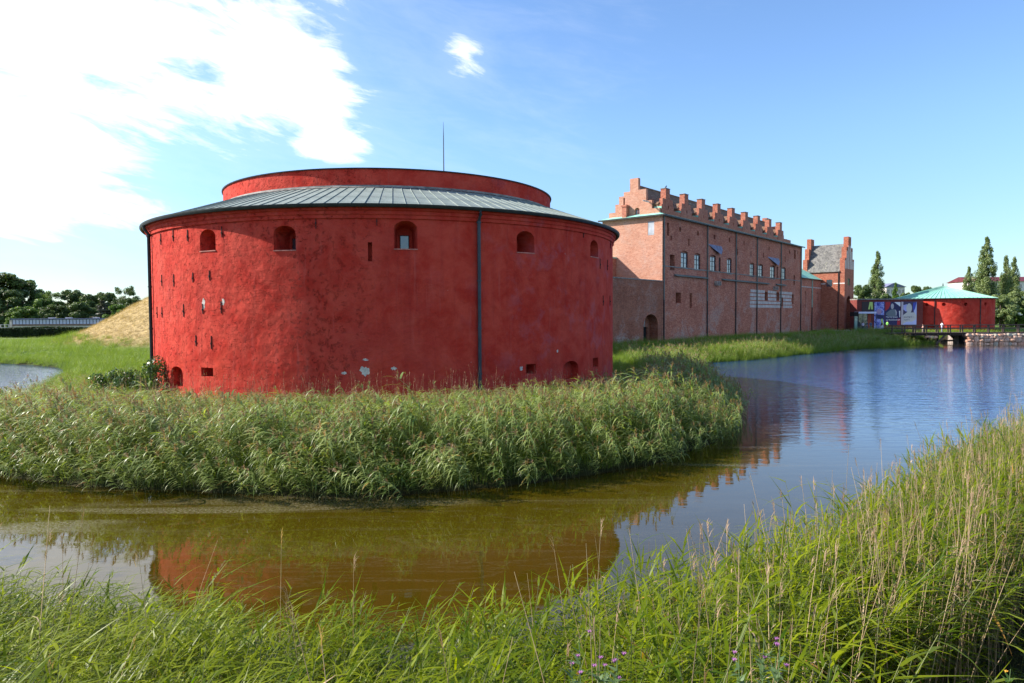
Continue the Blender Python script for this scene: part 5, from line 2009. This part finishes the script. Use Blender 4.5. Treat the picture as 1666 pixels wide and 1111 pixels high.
# ------------------------------------------------------------------ distant buildings, hedge, glasshouse
def build_distant():
    t = empty('white_villa', (0, 0, 0))
    tag(t, 'pale distant building with a grey roof between the lone poplar and the small pointed tree', 'building')
    Y = 215
    x0, x1 = at_y(1442, 470, Y)[0], at_y(1472, 470, Y)[0]
    z0, z1, z2 = 1.0, at_y(1450, 467, Y)[2], at_y(1450, 460.5, Y)[2]
    MB().box(x0, x1, Y, Y + 9, z0, z1).build('wall', M['white_render'], t)
    MB().prism([(x0 - .5, z1), (x1 + .5, z1), (x1 - 3, z2), (x0 + 2, z2)], Y - .4, Y + 9.4).build('roof', M['slate'], t)
    for k in range(5):
        x = x0 + (x1 - x0) * (k + .3) / 5
        MB().box(x, x + .7, Y - .03, Y - .002, z1 - 2.0, z1 - .8).build('window', M['glass_dark'], t)
    t = empty('apartment_block', (0, 0, 0))
    tag(t, 'cream apartment block with a dark red roof behind the poplars at the right edge', 'building')
    Y = 240
    x0, x1 = at_y(1578, 460, Y)[0], at_y(1700, 460, Y)[0]
    z1, z2 = at_y(1640, 457.5, Y)[2], at_y(1640, 449, Y)[2]
    MB().box(x0, x1, Y, Y + 12, 1, z1).build('wall', M['white_render'], t)
    MB().prism([(Y - .6, z1), (Y + 5.5, z2), (Y + 12.6, z1)], x0 - .4, x1 + .4, 'x').build('roof', simple('dark_red_roof', (.11, .018, .028), .7, .2, .5), t)
    nw = 14
    for r in range(4):
        for k in range(nw):
            x = x0 + (x1 - x0) * (k + .25) / nw
            z = z1 - 2.4 - r * 2.9
            if z > 1:
                MB().box(x, x + .95, Y - .03, Y - .002, z, z + 1.3).build('window', M['glass_blue'], t)
    # glasshouse
    t = empty('glasshouse', (0, 0, 0))
    tag(t, 'long low glasshouse with a row of pale violet panes behind the hedge', 'greenhouse')
    Y = 140
    x0, x1 = at_y(20, 520, Y)[0], at_y(184, 520, Y)[0]
    zt, zb = at_y(100, 519.6, Y)[2], at_y(100, 527, Y)[2]
    MB().box(x0 + .02, x1, Y + .12, Y + 6, 1.0, zt).build('wall', M['white_render'], t)
    MB().box(x0 - .2, x1 + .2, Y - .25, Y + 6.3, zt, zt + .22).build('roof', M['slate'], t)
    MB().box(x0, x1, Y - .05, Y + .118, zb - .35, zb - .02).build('sill', simple('brown_sill', (.20, .12, .09)), t)
    n = 30
    w = (x1 - x0) / n
    for r in range(2):
        pm = MB().box(.05, w - .05, 0, .05, 0, (zt - zb) / 2 - .05).mesh('pane', [M['glass_pale']])
        for k in range(n):
            link('pane', pm, t, (x0 + k * w, Y + .03, zb + r * (zt - zb) / 2))
    for k in range(n + 1):
        MB().box(x0 + k * w - .035, x0 + k * w + .035, Y - .02, Y + .118, zb, zt - .003).build('mullion', M['frame'], t)
    for px in (77, 105, 150):
        x = at_y(px, 518, Y)[0]
        MB().box(x - .5, x + .5, Y + 1, Y + 1.8, zt + .222, zt + .42).build('roof_vent', M['white_render'], t)
    # pale gable end and little fence left of it
    MB().box(x0 - .6, x0 - .01, Y + .0, Y + 5, 1.0, zt - .1).build('end_wall', simple('cream_wall', (.6, .5, .42)), t)
    f = empty('rail_fence', (0, 0, 0))
    tag(f, 'pale post and rail fence at the left end of the glasshouse', 'fence')
    fx0, fx1 = at_y(-20, 525, 139)[0], at_y(14, 525, 139)[0]
    for k in range(6):
        x = fx0 + (fx1 - fx0) * k / 5
        MB().box(x - .06, x + .06, 139, 139.12, 1, 3.5).build('post', M['white_render'], f)
    for z in (2.3, 2.85, 3.4):
        MB().box(fx0, fx1, 138.93, 138.99, z, z + .1).build('rail', M['white_render'], f)
    # clipped hedge
    Y = 124
    h0, h1 = at_y(-60, 540, Y)[0], at_y(176, 540, Y)[0]
    ht = at_y(80, 533.5, Y)[2]
    t = empty('clipped_hedge', (0, 0, 0))
    tag(t, 'long dark clipped hedge in front of the glasshouse', 'hedge')
    MB().box(h0 + .2, h1 - .2, Y + .2, Y + 1.8, .6, ht - .15).build('core', simple('hedge_core', (.012, .016, .008), .9, .3), t)
    r = np.random.default_rng(5)
    n = 16000
    x = r.uniform(h0, h1, n)
    zz = r.uniform(.7, ht, n)
    yy = np.full(n, Y + .1) + r.uniform(-.12, .15, n)
    top = r.random(n) < .4
    zz = np.where(top, ht + r.uniform(-.12, .14, n) + .10 * np.sin(x * .35), zz)
    yy = np.where(top, r.uniform(Y, Y + 2, n), yy)
    p = np.column_stack([x, yy, zz])
    a = r.normal(size=(n, 3))
    a /= np.linalg.norm(a, axis=1)[:, None]
    b = np.cross(a, r.normal(size=(n, 3)))
    b /= np.linalg.norm(b, axis=1)[:, None]
    s = .11
    q = np.stack([p - a * s, p - b * s * .7, p + a * s, p + b * s * .7], 1).reshape(-1, 3)
    o = link('hedge_leaves', quads_mesh('hedge_leaves', q, np.arange(4 * n).reshape(-1, 4), foliage('hedge_leaf', (.015, .028, .008), (.035, .06, .015), .15, .6, False)), t)
    o['kind'] = 'stuff'
    # road strip under the hedge
    MBp = MB().box(h0, h1 + 3, Y - 3.6, Y - 2.3, 1.0, 1.22)
    tag(MBp.build('path', M['gravel']), kind='structure', label='pale path along the foot of the dark hedge')


build_distant()


# ------------------------------------------------------------------ reeds and grasses
LEAF = foliage('reed_leaves', (0.115, 0.190, 0.040), (0.330, 0.380, 0.130), .42, .42, True, .42)
LEAF_NEAR = foliage('near_reed_leaves', (0.045, 0.100, 0.003), (0.290, 0.330, 0.005), .52, .42, True, .22)
GRASS = foliage('meadow_grass', (0.120, 0.210, 0.024), (0.235, 0.310, 0.050), .34, .55)
STALK = foliage('reed_stalks', (0.10, 0.13, 0.04), (0.20, 0.20, 0.08), .05, .5)
DRY = foliage('dry_stalks', (0.26, 0.17, 0.09), (0.58, 0.44, 0.27), .05, .6)
PLUME = foliage('reed_plumes', (0.24, 0.15, 0.10), (0.42, 0.29, 0.20), .3, .8)
RUST = foliage('rusty_leaves', (0.26, 0.10, 0.025), (0.42, 0.28, 0.05), .3, .5)
STRAW = foliage('straw_grass', (0.28, 0.20, 0.09), (0.52, 0.40, 0.20), .2, .7)


def ribbon(mb, p, az, el, L, w, droop, mi, seg=4, twist=0.0, rnd=random):
    """a leaf blade: centre line that starts at elevation el and bends down, width tapering to a point"""
    p = Vector(p)
    h = Vector((math.cos(az), math.sin(az), 0))
    side = Vector((-math.sin(az), math.cos(az), 0))
    vs = []
    ds = L / seg
    e = el
    for i in range(seg + 1):
        t = i / seg
        ww = w * (0.55 + .45 * math.sin(PI * min(1, t * 1.6 + .15))) * (1 - t ** 2.2) * .5
        s2 = (side * math.cos(twist * t) + Vector((0, 0, 1)) * math.sin(twist * t))
        if i == seg:
            vs.append(p.copy())
        else:
            vs += [p - s2 * ww, p + s2 * ww]
        p = p + (h * math.cos(e) + Vector((0, 0, 1)) * math.sin(e)) * ds
        e -= droop / seg
    fs = [(2 * i, 2 * i + 1, 2 * i + 3, 2 * i + 2) for i in range(seg - 1)] + [(2 * seg - 2, 2 * seg - 1, 2 * seg)]
    mb.add(vs, fs, mi, True)


def reed_proto(seed, H=1.7, nl=11, wind=0.9, leafL=.42, leafW=.026, plume=True, bend=.25, rust=0.0, topy=0.3, dr=(.7, 2.1), le=(.3, 1.15)):
    r = random.Random(seed)
    mb = MB()
    path = []
    az0 = r.uniform(-.5, .5)
    for i in range(6):
        t = i / 5
        path.append(Vector((bend * H * t * t * math.cos(az0), bend * H * t * t * math.sin(az0), H * t * (1 - .08 * t))))
    mb.tube(path, [.0055, .005, .0045, .004, .003, .002], 3, 1, True, False)
    for k in range(nl):
        t = topy + (1 - topy) * (k + r.random() * .6) / nl
        i = min(4, int(t * 5))
        p = path[i].lerp(path[i + 1], t * 5 - i)
        a = az0 + r.gauss(0, wind)
        L = leafL * r.uniform(.7, 1.25) * (1 - .25 * abs(t - .7))
        ribbon(mb, p, a, r.uniform(*le), L, leafW * r.uniform(.8, 1.25), r.uniform(*dr), 3 if r.random() < rust else 0, 4, r.uniform(-.6, .6))
    if plume:
        tp = path[-1]
        for k in range(14):
            a = az0 + r.gauss(0, .7)
            ribbon(mb, tp + Vector((0, 0, -.10 + .012 * k)), a, r.uniform(.3, 1.3), r.uniform(.12, .24), .026, r.uniform(1.0, 2.2), 2, 2)
    return mb


def dry_proto(seed, H=2.2, plume=True):
    r = random.Random(seed)
    mb = MB()
    a = r.uniform(0, 6.28)
    b = r.uniform(.02, .16)
    path = [Vector((b * H * (i / 5) ** 1.7 * math.cos(a), b * H * (i / 5) ** 1.7 * math.sin(a), H * i / 5)) for i in range(6)]
    mb.tube(path, [.0048, .0045, .004, .0035, .0028, .0018], 3, 0, True, False)
    for k in range(r.randint(0, 3)):
        t = r.uniform(.3, .9)
        i = min(4, int(t * 5))
        ribbon(mb, path[i], r.uniform(0, 6.28), r.uniform(-.3, .9), r.uniform(.12, .3), .012, 1.8, 0, 3)
    if plume:
        for k in range(7):
            ribbon(mb, path[-1] + Vector((0, 0, -.12 + .02 * k)), a + r.gauss(0, .5), r.uniform(.7, 1.4), r.uniform(.05, .12), .010, .8, 1, 2)
    return mb


def tuft_proto(seed, n=26, H=.55, spread=.22, w=.012, wind=1.6, mi=0):
    r = random.Random(seed)
    mb = MB()
    for k in range(n):
        a = r.uniform(0, 6.28)
        rr = spread * r.random() ** .5
        az = r.gauss(0, wind)
        ribbon(mb, (rr * math.cos(a), rr * math.sin(a), 0), az, r.uniform(.9, 1.5), H * r.uniform(.6, 1.25), w * r.uniform(.7, 1.3), r.uniform(.3, 1.5), mi, 4, r.uniform(-.5, .5))
    return mb


def broad_tuft(seed, n=22, H=.5, mi=0):
    """leafy herb: stems with small broad leaves"""
    r = random.Random(seed)
    mb = MB()
    for s_ in range(3):
        a = r.uniform(0, 6.28)
        top = Vector((.18 * math.cos(a), .18 * math.sin(a), H * r.uniform(.7, 1.1)))
        mb.tube([(0, 0, 0), top * .5 + Vector((.02, 0, 0)), top], [.006, .004, .002], 3, 1, True, False)
        for k in range(n // 3):
            t = r.uniform(.2, 1)
            ribbon(mb, top * t, r.uniform(0, 6.28), r.uniform(-.2, .8), r.uniform(.05, .11), r.uniform(.035, .06), .8, 0, 3)
    return mb


def collection_of(name, mbs, mats):
    c = bpy.data.collections.new(name)
    for i, mb in enumerate(mbs):
        me = mb.mesh('%s_source_%02d' % (name, i), mats)
        o = bpy.data.objects.new('%s_source_%02d' % (name, i), me)
        c.objects.link(o)
    return c


def gn_scatter(name, pts, rot, scl, idx, tint, coll, label):
    me = bpy.data.meshes.new(name)
    n = len(pts)
    me.vertices.add(n)
    me.vertices.foreach_set('co', np.asarray(pts, np.float32).ravel())
    for an, ty, dat in (('rot', 'FLOAT_VECTOR', rot), ('scl', 'FLOAT_VECTOR', scl)):
        a = me.attributes.new(an, ty, 'POINT')
        a.data.foreach_set('vector', np.asarray(dat, np.float32).ravel())
    a = me.attributes.new('pick', 'INT', 'POINT')
    a.data.foreach_set('value', np.asarray(idx, np.int32))
    a = me.attributes.new('tint', 'FLOAT', 'POINT')
    a.data.foreach_set('value', np.asarray(tint, np.float32))
    me.update()
    o = link(name, me)
    tag(o, label, kind='stuff')
    ng = bpy.data.node_groups.new(name + '_scatter', 'GeometryNodeTree')
    ng.interface.new_socket('Geometry', in_out='INPUT', socket_type='NodeSocketGeometry')
    ng.interface.new_socket('Geometry', in_out='OUTPUT', socket_type='NodeSocketGeometry')
    gi = ng.nodes.new('NodeGroupInput')
    go = ng.nodes.new('NodeGroupOutput')
    mp = ng.nodes.new('GeometryNodeMeshToPoints')
    ip = ng.nodes.new('GeometryNodeInstanceOnPoints')
    ci = ng.nodes.new('GeometryNodeCollectionInfo')
    ci.inputs['Collection'].default_value = coll
    ci.inputs['Separate Children'].default_value = True
    ci.inputs['Reset Children'].default_value = True
    ip.inputs['Pick Instance'].default_value = True

    def na(nm, ty):
        x = ng.nodes.new('GeometryNodeInputNamedAttribute')
        x.data_type = ty
        x.inputs['Name'].default_value = nm
        return x.outputs['Attribute']
    e2r = ng.nodes.new('FunctionNodeEulerToRotation')
    L = ng.links.new
    L(gi.outputs[0], mp.inputs['Mesh'])
    L(mp.outputs[0], ip.inputs['Points'])
    L(ci.outputs[0], ip.inputs['Instance'])
    L(na('pick', 'INT'), ip.inputs['Instance Index'])
    L(na('rot', 'FLOAT_VECTOR'), e2r.inputs[0])
    L(e2r.outputs[0], ip.inputs['Rotation'])
    L(na('scl', 'FLOAT_VECTOR'), ip.inputs['Scale'])
    L(ip.outputs[0], go.inputs[0])
    md = o.modifiers.new('scatter', 'NODES')
    md.node_group = ng
    return o


def patchy(P, s=0.35, ph=0.0):
    x, y = P[:, 0] * s, P[:, 1] * s
    v = np.sin(x * 1.7 + np.sin(y * 1.3 + ph) * 1.5) * np.cos(y * 1.9 + np.sin(x * 1.1 + ph)) + .5 * np.sin(x * 4.1 + y * 3.3 + ph) + .35 * np.sin(x * 7.7 - y * 6.1)
    return v / 1.9


def sample(n, x0, x1, y0, y1):
    return np.column_stack([rng.uniform(x0, x1, n), rng.uniform(y0, y1, n)])


def wedge(P, m=1.5):
    """keep points roughly inside the view (with a margin), so that nothing is spent far outside it"""
    return (np.abs(P[:, 0]) < 0.80 * np.maximum(P[:, 1], 0) + m)


drum_d = lambda P: np.hypot(P[:, 0] - DC.x, P[:, 1] - DC.y) - DR - .35


def castle_clear(P):
    q = P - np.array([A0.x, A0.y])
    a = q @ np.array([U.x, U.y])
    b = q @ np.array([V.x, V.y])
    inside = (a > -27) & (a < 68) & (b > -.15) & (b < 10)
    gate = (a > 66.5) & (a < 80) & (b > -4.6)
    return ~(inside | gate)


DRYM = 0


def scatter(name, P, coll, nproto, label, windaz, spread, smin, smax, tilt=.08, lift=0.0, hfun=None, zoff=None):
    n = len(P)
    z = height(P) + lift
    if zoff is not None:
        z = np.maximum(z, zoff)
    rot = np.column_stack([rng.normal(0, tilt, n), rng.normal(0, tilt, n), windaz + rng.normal(0, spread, n)])
    s = rng.uniform(smin, smax, n)
    if hfun is not None:
        s = s * hfun(P)
    scl = np.column_stack([s, s, s * rng.uniform(.9, 1.1, n)])
    tint = np.clip(.48 + (.22 * ss((-7 - P[:, 0]) / 8) if name == 'reed_bed' else 0) + .38 * patchy(P, .6, 1.0) + rng.normal(0, .27, n), 0, 1)
    return gn_scatter(name, np.column_stack([P, z]), rot, scl, rng.integers(0, nproto, n), tint, coll, label)


C_REED = collection_of('reed', [reed_proto(i, H=1.62 + .12 * (i % 3), nl=16, wind=.75, leafL=.56, leafW=.046, plume=(i % 4 != 3), bend=.30 + .08 * (i % 3), topy=.34, rust=.02, dr=(.7, 1.7), le=(-.3, .8)) for i in range(8)], [LEAF, STALK, PLUME, RUST])
C_REEDN = collection_of('near_reed', [reed_proto(50 + i, H=1.80 + .1 * (i % 3), nl=24, wind=.9, leafL=.40, leafW=.021, plume=False, bend=.18 + .07 * (i % 4), rust=.03, topy=.2, dr=(.1, 1.0), le=(-.25, .75)) for i in range(10)], [LEAF_NEAR, STALK, PLUME, RUST])
C_REEDR = collection_of('shore_reed', [reed_proto(70 + i, H=2.08 + .08 * (i % 4), nl=16, wind=1.0, leafL=.40, leafW=.020, plume=False, bend=.10 + .05 * (i % 3), rust=.02, topy=.52, dr=(.3, 1.5), le=(.1, 1.0)) for i in range(8)], [LEAF_NEAR, STALK, PLUME, RUST])
C_DRY = collection_of('dry_stalk', [dry_proto(80 + i, 2.15 + .12 * (i % 4), i % 3 != 0) for i in range(8)], [DRY, PLUME])
C_TUFT = collection_of('grass_tuft', [tuft_proto(110 + i) for i in range(6)], [GRASS])
C_WEED = collection_of('weed', [broad_tuft(130 + i) for i in range(5)], [LEAF_NEAR, STALK])
C_STRAW = collection_of('straw_tuft', [tuft_proto(150 + i, 18, .5, .3, .014) for i in range(4)], [STRAW])

LEFTW = PI + 0.55       # leaves of the tower's reed bed stream down to the lower left
# reed bed round the tower
P = sample(27000, -34, 14, 16.5, 47)
d = d_island(P)
dd = drum_d(P)
keep = (d > -.55) & wedge(P, 2.0) & (dd > .55)
lim = np.where(P[:, 0] > 3, 16.0, 11.5)
prob = np.clip(1.15 - np.maximum(d - 3.0, 0) / 10.0, .12, 1) * np.where(P[:, 1] > 36, .35, 1.0) * np.where((P[:, 0] < -13), np.clip(1.0 - np.maximum(d - 4, 0) / 7, .10, 1), 1)
keep &= (rng.random(len(P)) < prob)
P = P[keep]


def hbank(P):
    d = d_island(P)
    dd = drum_d(P)
    h0 = 1 - .62 * ss((P[:, 1] - 29) / 6.0) * ss((-12 - P[:, 0]) / 5.0)
    h = (1.02 - .42 * ss((d - 1.5) / 7.5)) * (.74 + .26 * ss((d + .6) / 3.0))
    h = h0 * h * (.36 + .64 * ss(dd / 4.6))
    return h * (1 + .24 * patchy(P, 1.0, 2))


scatter('reed_bed', P, C_REED, 8, 'dense green reed bed between the moat and the red round tower', LEFTW, .36, .82, 1.15, .12, 0, hbank, -.15)
# a few tall seed stalks against the wall
P = sample(2400, -18, 10, 22, 40)
k = (drum_d(P) > .4) & (drum_d(P) < 4.6) & (P[:, 1] < 40) & (d_island(P) > .5)
P = P[k]
scatter('dead_reed_stalks', P, C_DRY, 8, 'thin dry reed stalks rising in front of the red tower wall', 0, 3.0, .42, .72, .1)
# understory of grass on the whole bank
P = sample(30000, -60, 16, 18, 76)
k = (d_island(P) > .3) & wedge(P, 2) & (drum_d(P) > .3) & (castle_clear(P))
P = P[k]
scatter('bank_grass', P, C_TUFT, 6, 'bright green grass and herbs of the meadow left of the tower', LEFTW, 1.2, .75, 1.35, .1, -.03, lambda Q: 1 + .35 * patchy(Q, .25, .3))
# far meadow left
P = sample(24000, -125, -25, 60, 124)
k = (d_island(P) > .3) & wedge(P, 4) & (mound_h(P) < 1.4)
P = P[k]
scatter('far_meadow_grass', P, C_TUFT, 6, 'yellow green far meadow grass below the hedge', 0, 3, 1.0, 1.9, .1, -.05, lambda Q: .8 + .5 * patchy(Q, .12, .3))
# bank before the castle up to the bridge
P = sample(60000, 10, 72, 40, 126)
di = d_island(P)
k = (di > -.7) & (di < 16) & castle_clear(P) & (~((P[:, 1] > 113) & (di > 5) & (P[:, 0] > 56))) & (~((P[:, 1] > 104.5) & (P[:, 1] < 109) & (P[:, 0] > 60)))
k &= rng.random(len(P)) < np.clip(1.1 - np.maximum(di - 6, 0) / 12, .2, 1)
P = P[k]
PB = P[(d_island(P) < 7) & (rng.random(len(P)) < .8)]
scatter('bank_reeds', PB, C_REED, 8, 'uneven reeds and tall herbs along the shore below the castle', 0.4, 2.0, .60, 1.0, .12, 0, lambda Q: .8 + .35 * patchy(Q, .5, 1), -.1)
scatter('castle_bank_grass', P, C_TUFT, 6, 'tall bright grass along the castle side of the moat', 0.4, 2.0, 1.5, 2.5, .1, -.05, lambda Q: .75 + .25 * ss(d_island(Q) / 2) + .25 * patchy(Q, .3, 3), -.05)
# far bank under and behind the bridge
P = sample(5000, 62, 100, 108.5, 128)
k = (d_island(P) > -.4) & (d_island(P) < 6)
P = P[k]
scatter('far_bank_grass', P, C_TUFT, 6, 'shaded bank grass seen beneath the wooden bridge', 0, 3, 1.2, 2.0, .1, -.05, None, -.05)
# mound straw
P = sample(26000, -76, -10, 76, 140)
k = (mound_h(P) > .4) & (P[:, 1] < 122) & wedge(P, 3)
P = P[k]
scatter('mound_straw', P, C_STRAW, 4, 'dry straw coloured grass on the steep earth mound', 0.0, 2.5, .6, 1.1, .15, -.05)

# near bank
P = sample(150000, -16, 34, 1.6, 30)
dn = d_near(P)
rightness = ss((P[:, 0] - 1.8) / 3.0)
band = 5.2 - 3.0 * rightness
clump = .85 + .15 * ss((patchy(P, 1.5, 4) + .25) / .5)
prob = np.clip((band - dn) / 1.4, 0, 1)
dist = np.hypot(P[:, 0], P[:, 1])
k = (dn > -.75) & wedge(P, 1.5) & (dist > 3.7) & (rng.random(len(P)) < prob * clump * np.where(P[:, 1] < 11, 1.0, .6) * (1 - .62 * rightness) * (1 - .97 * ss((P[:, 0] - .5) / 1.8) * ss((dn - .7) / .8)))
PN = P[k]
scatter('near_reeds', PN, C_REEDN, 10, 'green reeds with streaming leaves along the near shore', 0.35, .6, .80, 1.12, .1, 0, lambda Q: 1 + .09 * patchy(Q, 1.1, 5) - .09 * ss((.5 - Q[:, 0]) / 2) - .03 * ss((-3.5 - Q[:, 0]) / 4) + .13 * ss((Q[:, 0] + .3) / 1.5), -.2)
P = sample(52000, -14, 34, 2.5, 32)
dn = d_near(P)
rightness = ss((P[:, 0] + .5) / 4.0)
k = (dn > -.6) & (dn < 3.2 - 1.6 * ss((P[:, 0] - 1.0) / 2.0)) & wedge(P, 1.5) & (rng.random(len(P)) < (.04 + .96 * rightness) * .85) & (np.hypot(P[:, 0], P[:, 1]) > 3.2)
P = P[k]
scatter('near_dry_stalks', P, C_DRY, 8, 'tall pale dry reed stalks standing among the near reeds', 0, 3, .85, 1.12, .09, 0, None, -.2)
P = sample(90000, 0, 34, 3.0, 32)
dn = d_near(P)
k = (dn > -.7) & (dn < 2.5 - 1.25 * ss((P[:, 0] - 1.0) / 2.0)) & wedge(P, 1.5) & (rng.random(len(P)) < .72 * ss((P[:, 0] - .4) / 1.6) * (.5 + .5 * ss((patchy(P, 1.3, 2) + .3) / .6)) * np.where(P[:, 1] < 15, 1.0, .7)) & (np.hypot(P[:, 0], P[:, 1]) > 4.2)
P = P[k]
scatter('shore_reeds', P, C_REEDR, 8, 'tall reeds with leafy tops and bare stems along the right shore', 0.35, .8, .86, 1.1, .09, 0, lambda Q: 1 + .10 * patchy(Q, .9, 5), -.2)
# undergrowth on the slope near the camera
P = sample(16000, -9, 14, .8, 12)
dn = d_near(P)
k = (dn > .6) & wedge(P, 1.2) & (np.hypot(P[:, 0], P[:, 1]) > 1.6)
P = P[k]
keep = rng.random(len(P)) < .55
P = P[(P[:, 0] < 1.5) | (rng.random(len(P)) < .30) | ((d_near(P) > 3.0) & (P[:, 0] > 3.0))]
keep = rng.random(len(P)) < .55
scatter('slope_weeds', P[keep], C_WEED, 5, 'leafy green weeds and creepers low on the near slope', 0, 3, .7, 1.3, .15, 0, None)
P2 = P[~keep]
P2 = P2[(d_near(P2) > 1.8)]
scatter('slope_grass', P2, C_TUFT, 6, 'fine green grass at the foot of the near bank', .4, 1.5, .6, 1.0, .12, 0, None)


# ------------------------------------------------------------------ single plants
def shrub(name, loc, cs, rs, n_per, size, mat, label, seed, cat='shrub'):
    q, f = leaf_quads(cs, rs, n_per, size, seed, .9)
    t = empty(name, loc)
    tag(t, label, cat)
    link('foliage', quads_mesh('foliage', q, f, mat), t)
    st = MB()
    for c in cs[::2]:
        st.tube([(c[0] * .15, c[1] * .15, 0), (c[0] * .6, c[1] * .6, c[2] * .6), c], [.035, .022, .008], 5)
    st.build('stem', M['bark'], t)
    return t


SH = foliage('bramble_leaves', (0.025, 0.070, 0.016), (0.085, 0.165, 0.045), .25, .35, False)
rs_ = random.Random(4)
p = at_y(246, 640, 33.8)
cs = [(x_, rs_.uniform(-.6, .7), rs_.uniform(.25, 2.0 + .55 * min(0, x_))) for x_ in [rs_.uniform(-1.5, .45) for _ in range(24)]]
shrub('bramble_shrub', (p.x - .05, 33.9, .7), cs, [rs_.uniform(.32, .52) for _ in cs], 900, .062, SH, 'dark leafy shrub hugging the left foot of the round tower', 31)
p = at_y(205, 640, 34.5)
cs = [(rs_.uniform(-1.3, 1.0), rs_.uniform(-.5, .5), rs_.uniform(.3, 1.25)) for _ in range(16)]
shrub('bramble_shrub', (p.x, 34.2, .7), cs, [rs_.uniform(.28, .42) for _ in cs], 900, .058, SH, 'lower sprawling bramble just left of the dark shrub', 32)


def herb(px, py, Y, H, kind, label, seed):
    r = random.Random(seed)
    b = at_y(px, py, Y)
    zg = float(height(np.array([[b.x, Y]]))[0])
    top = b.z
    H = max(.4, top - zg)
    t = empty('flowering_herb', (b.x, Y, zg))
    tag(t, label, 'plant')
    st = MB()
    lf = MB()
    fls = []
    nst = 7 if kind == 'purple' else 3
    for s_ in range(nst):
        a = r.uniform(0, 6.28)
        sp = .10 if kind == 'purple' else .14
        path = [Vector((0, 0, 0)), Vector((sp * .4 * math.cos(a), sp * .4 * math.sin(a), H * .5)), Vector((sp * math.cos(a), sp * math.sin(a), H * r.uniform(.82, 1.0)))]
        st.tube(path, [.006, .005, .002], 4)
        for k in range(70):
            t_ = r.uniform(.46, .97)
            q = path[1].lerp(path[2], (t_ - .45) / .55) if t_ > .45 else path[0].lerp(path[1], t_)
            ribbon(lf, q, r.uniform(0, 6.28), r.uniform(.2, 1.1), r.uniform(.04, .10) * (1.4 - t_ * .7), .019, .6, 0, 3)
        for k in range(2 if kind == 'purple' else 1):
            q = path[2] + Vector((r.uniform(-.05, .05), r.uniform(-.05, .05), r.uniform(-.08, .02)))
            fl = MB()
            fl.tube([q - Vector((0, 0, .004)), q + Vector((0, 0, .004))], .004, 5)
            for m_ in range(7):
                ribbon(fl, q, m_ * .9, .5, .015, .010, .2, 0, 2)
            fls.append(fl)
    st.build('stem', STALK_N, t)
    lf.build('foliage', HERB_M[kind], t, fix=False)
    for fl in fls:
        fl.build('flower', FLOW_M[kind], t, fix=False)
    return t


STALK_N = simple('herb_stem', (.09, .14, .05), .6)
HERB_M = {'purple': foliage('pale_herb_leaves', (.10, .16, .06), (.20, .28, .11), .3, .5, False), 'yellow': foliage('herb_leaves', (.07, .14, .02), (.15, .24, .04), .3, .5, False)}
FLOW_M = {'purple': simple('purple_petals', (.26, .09, .24), .6), 'yellow': simple('orange_petals', (.70, .34, .03), .6)}
herb(1228, 1030, 2.75, .8, 'purple', 'pale spiky herb with small purple flowers at the bottom right of centre', 1)
herb(965, 1050, 2.75, .7, 'purple', 'pale herb with purple flowers at the bottom, left of its taller twin', 2)
herb(1000, 1075, 2.65, .7, 'purple', 'short purple flowered herb close right of the bottom centre one', 3)
herb(1606, 1086, 3.6, .8, 'yellow', 'herb with an orange yellow flower in the bottom right corner', 4)
herb(1518, 1103, 3.3, .8, 'yellow', 'herb with an orange flower cut by the bottom edge near the right', 5)
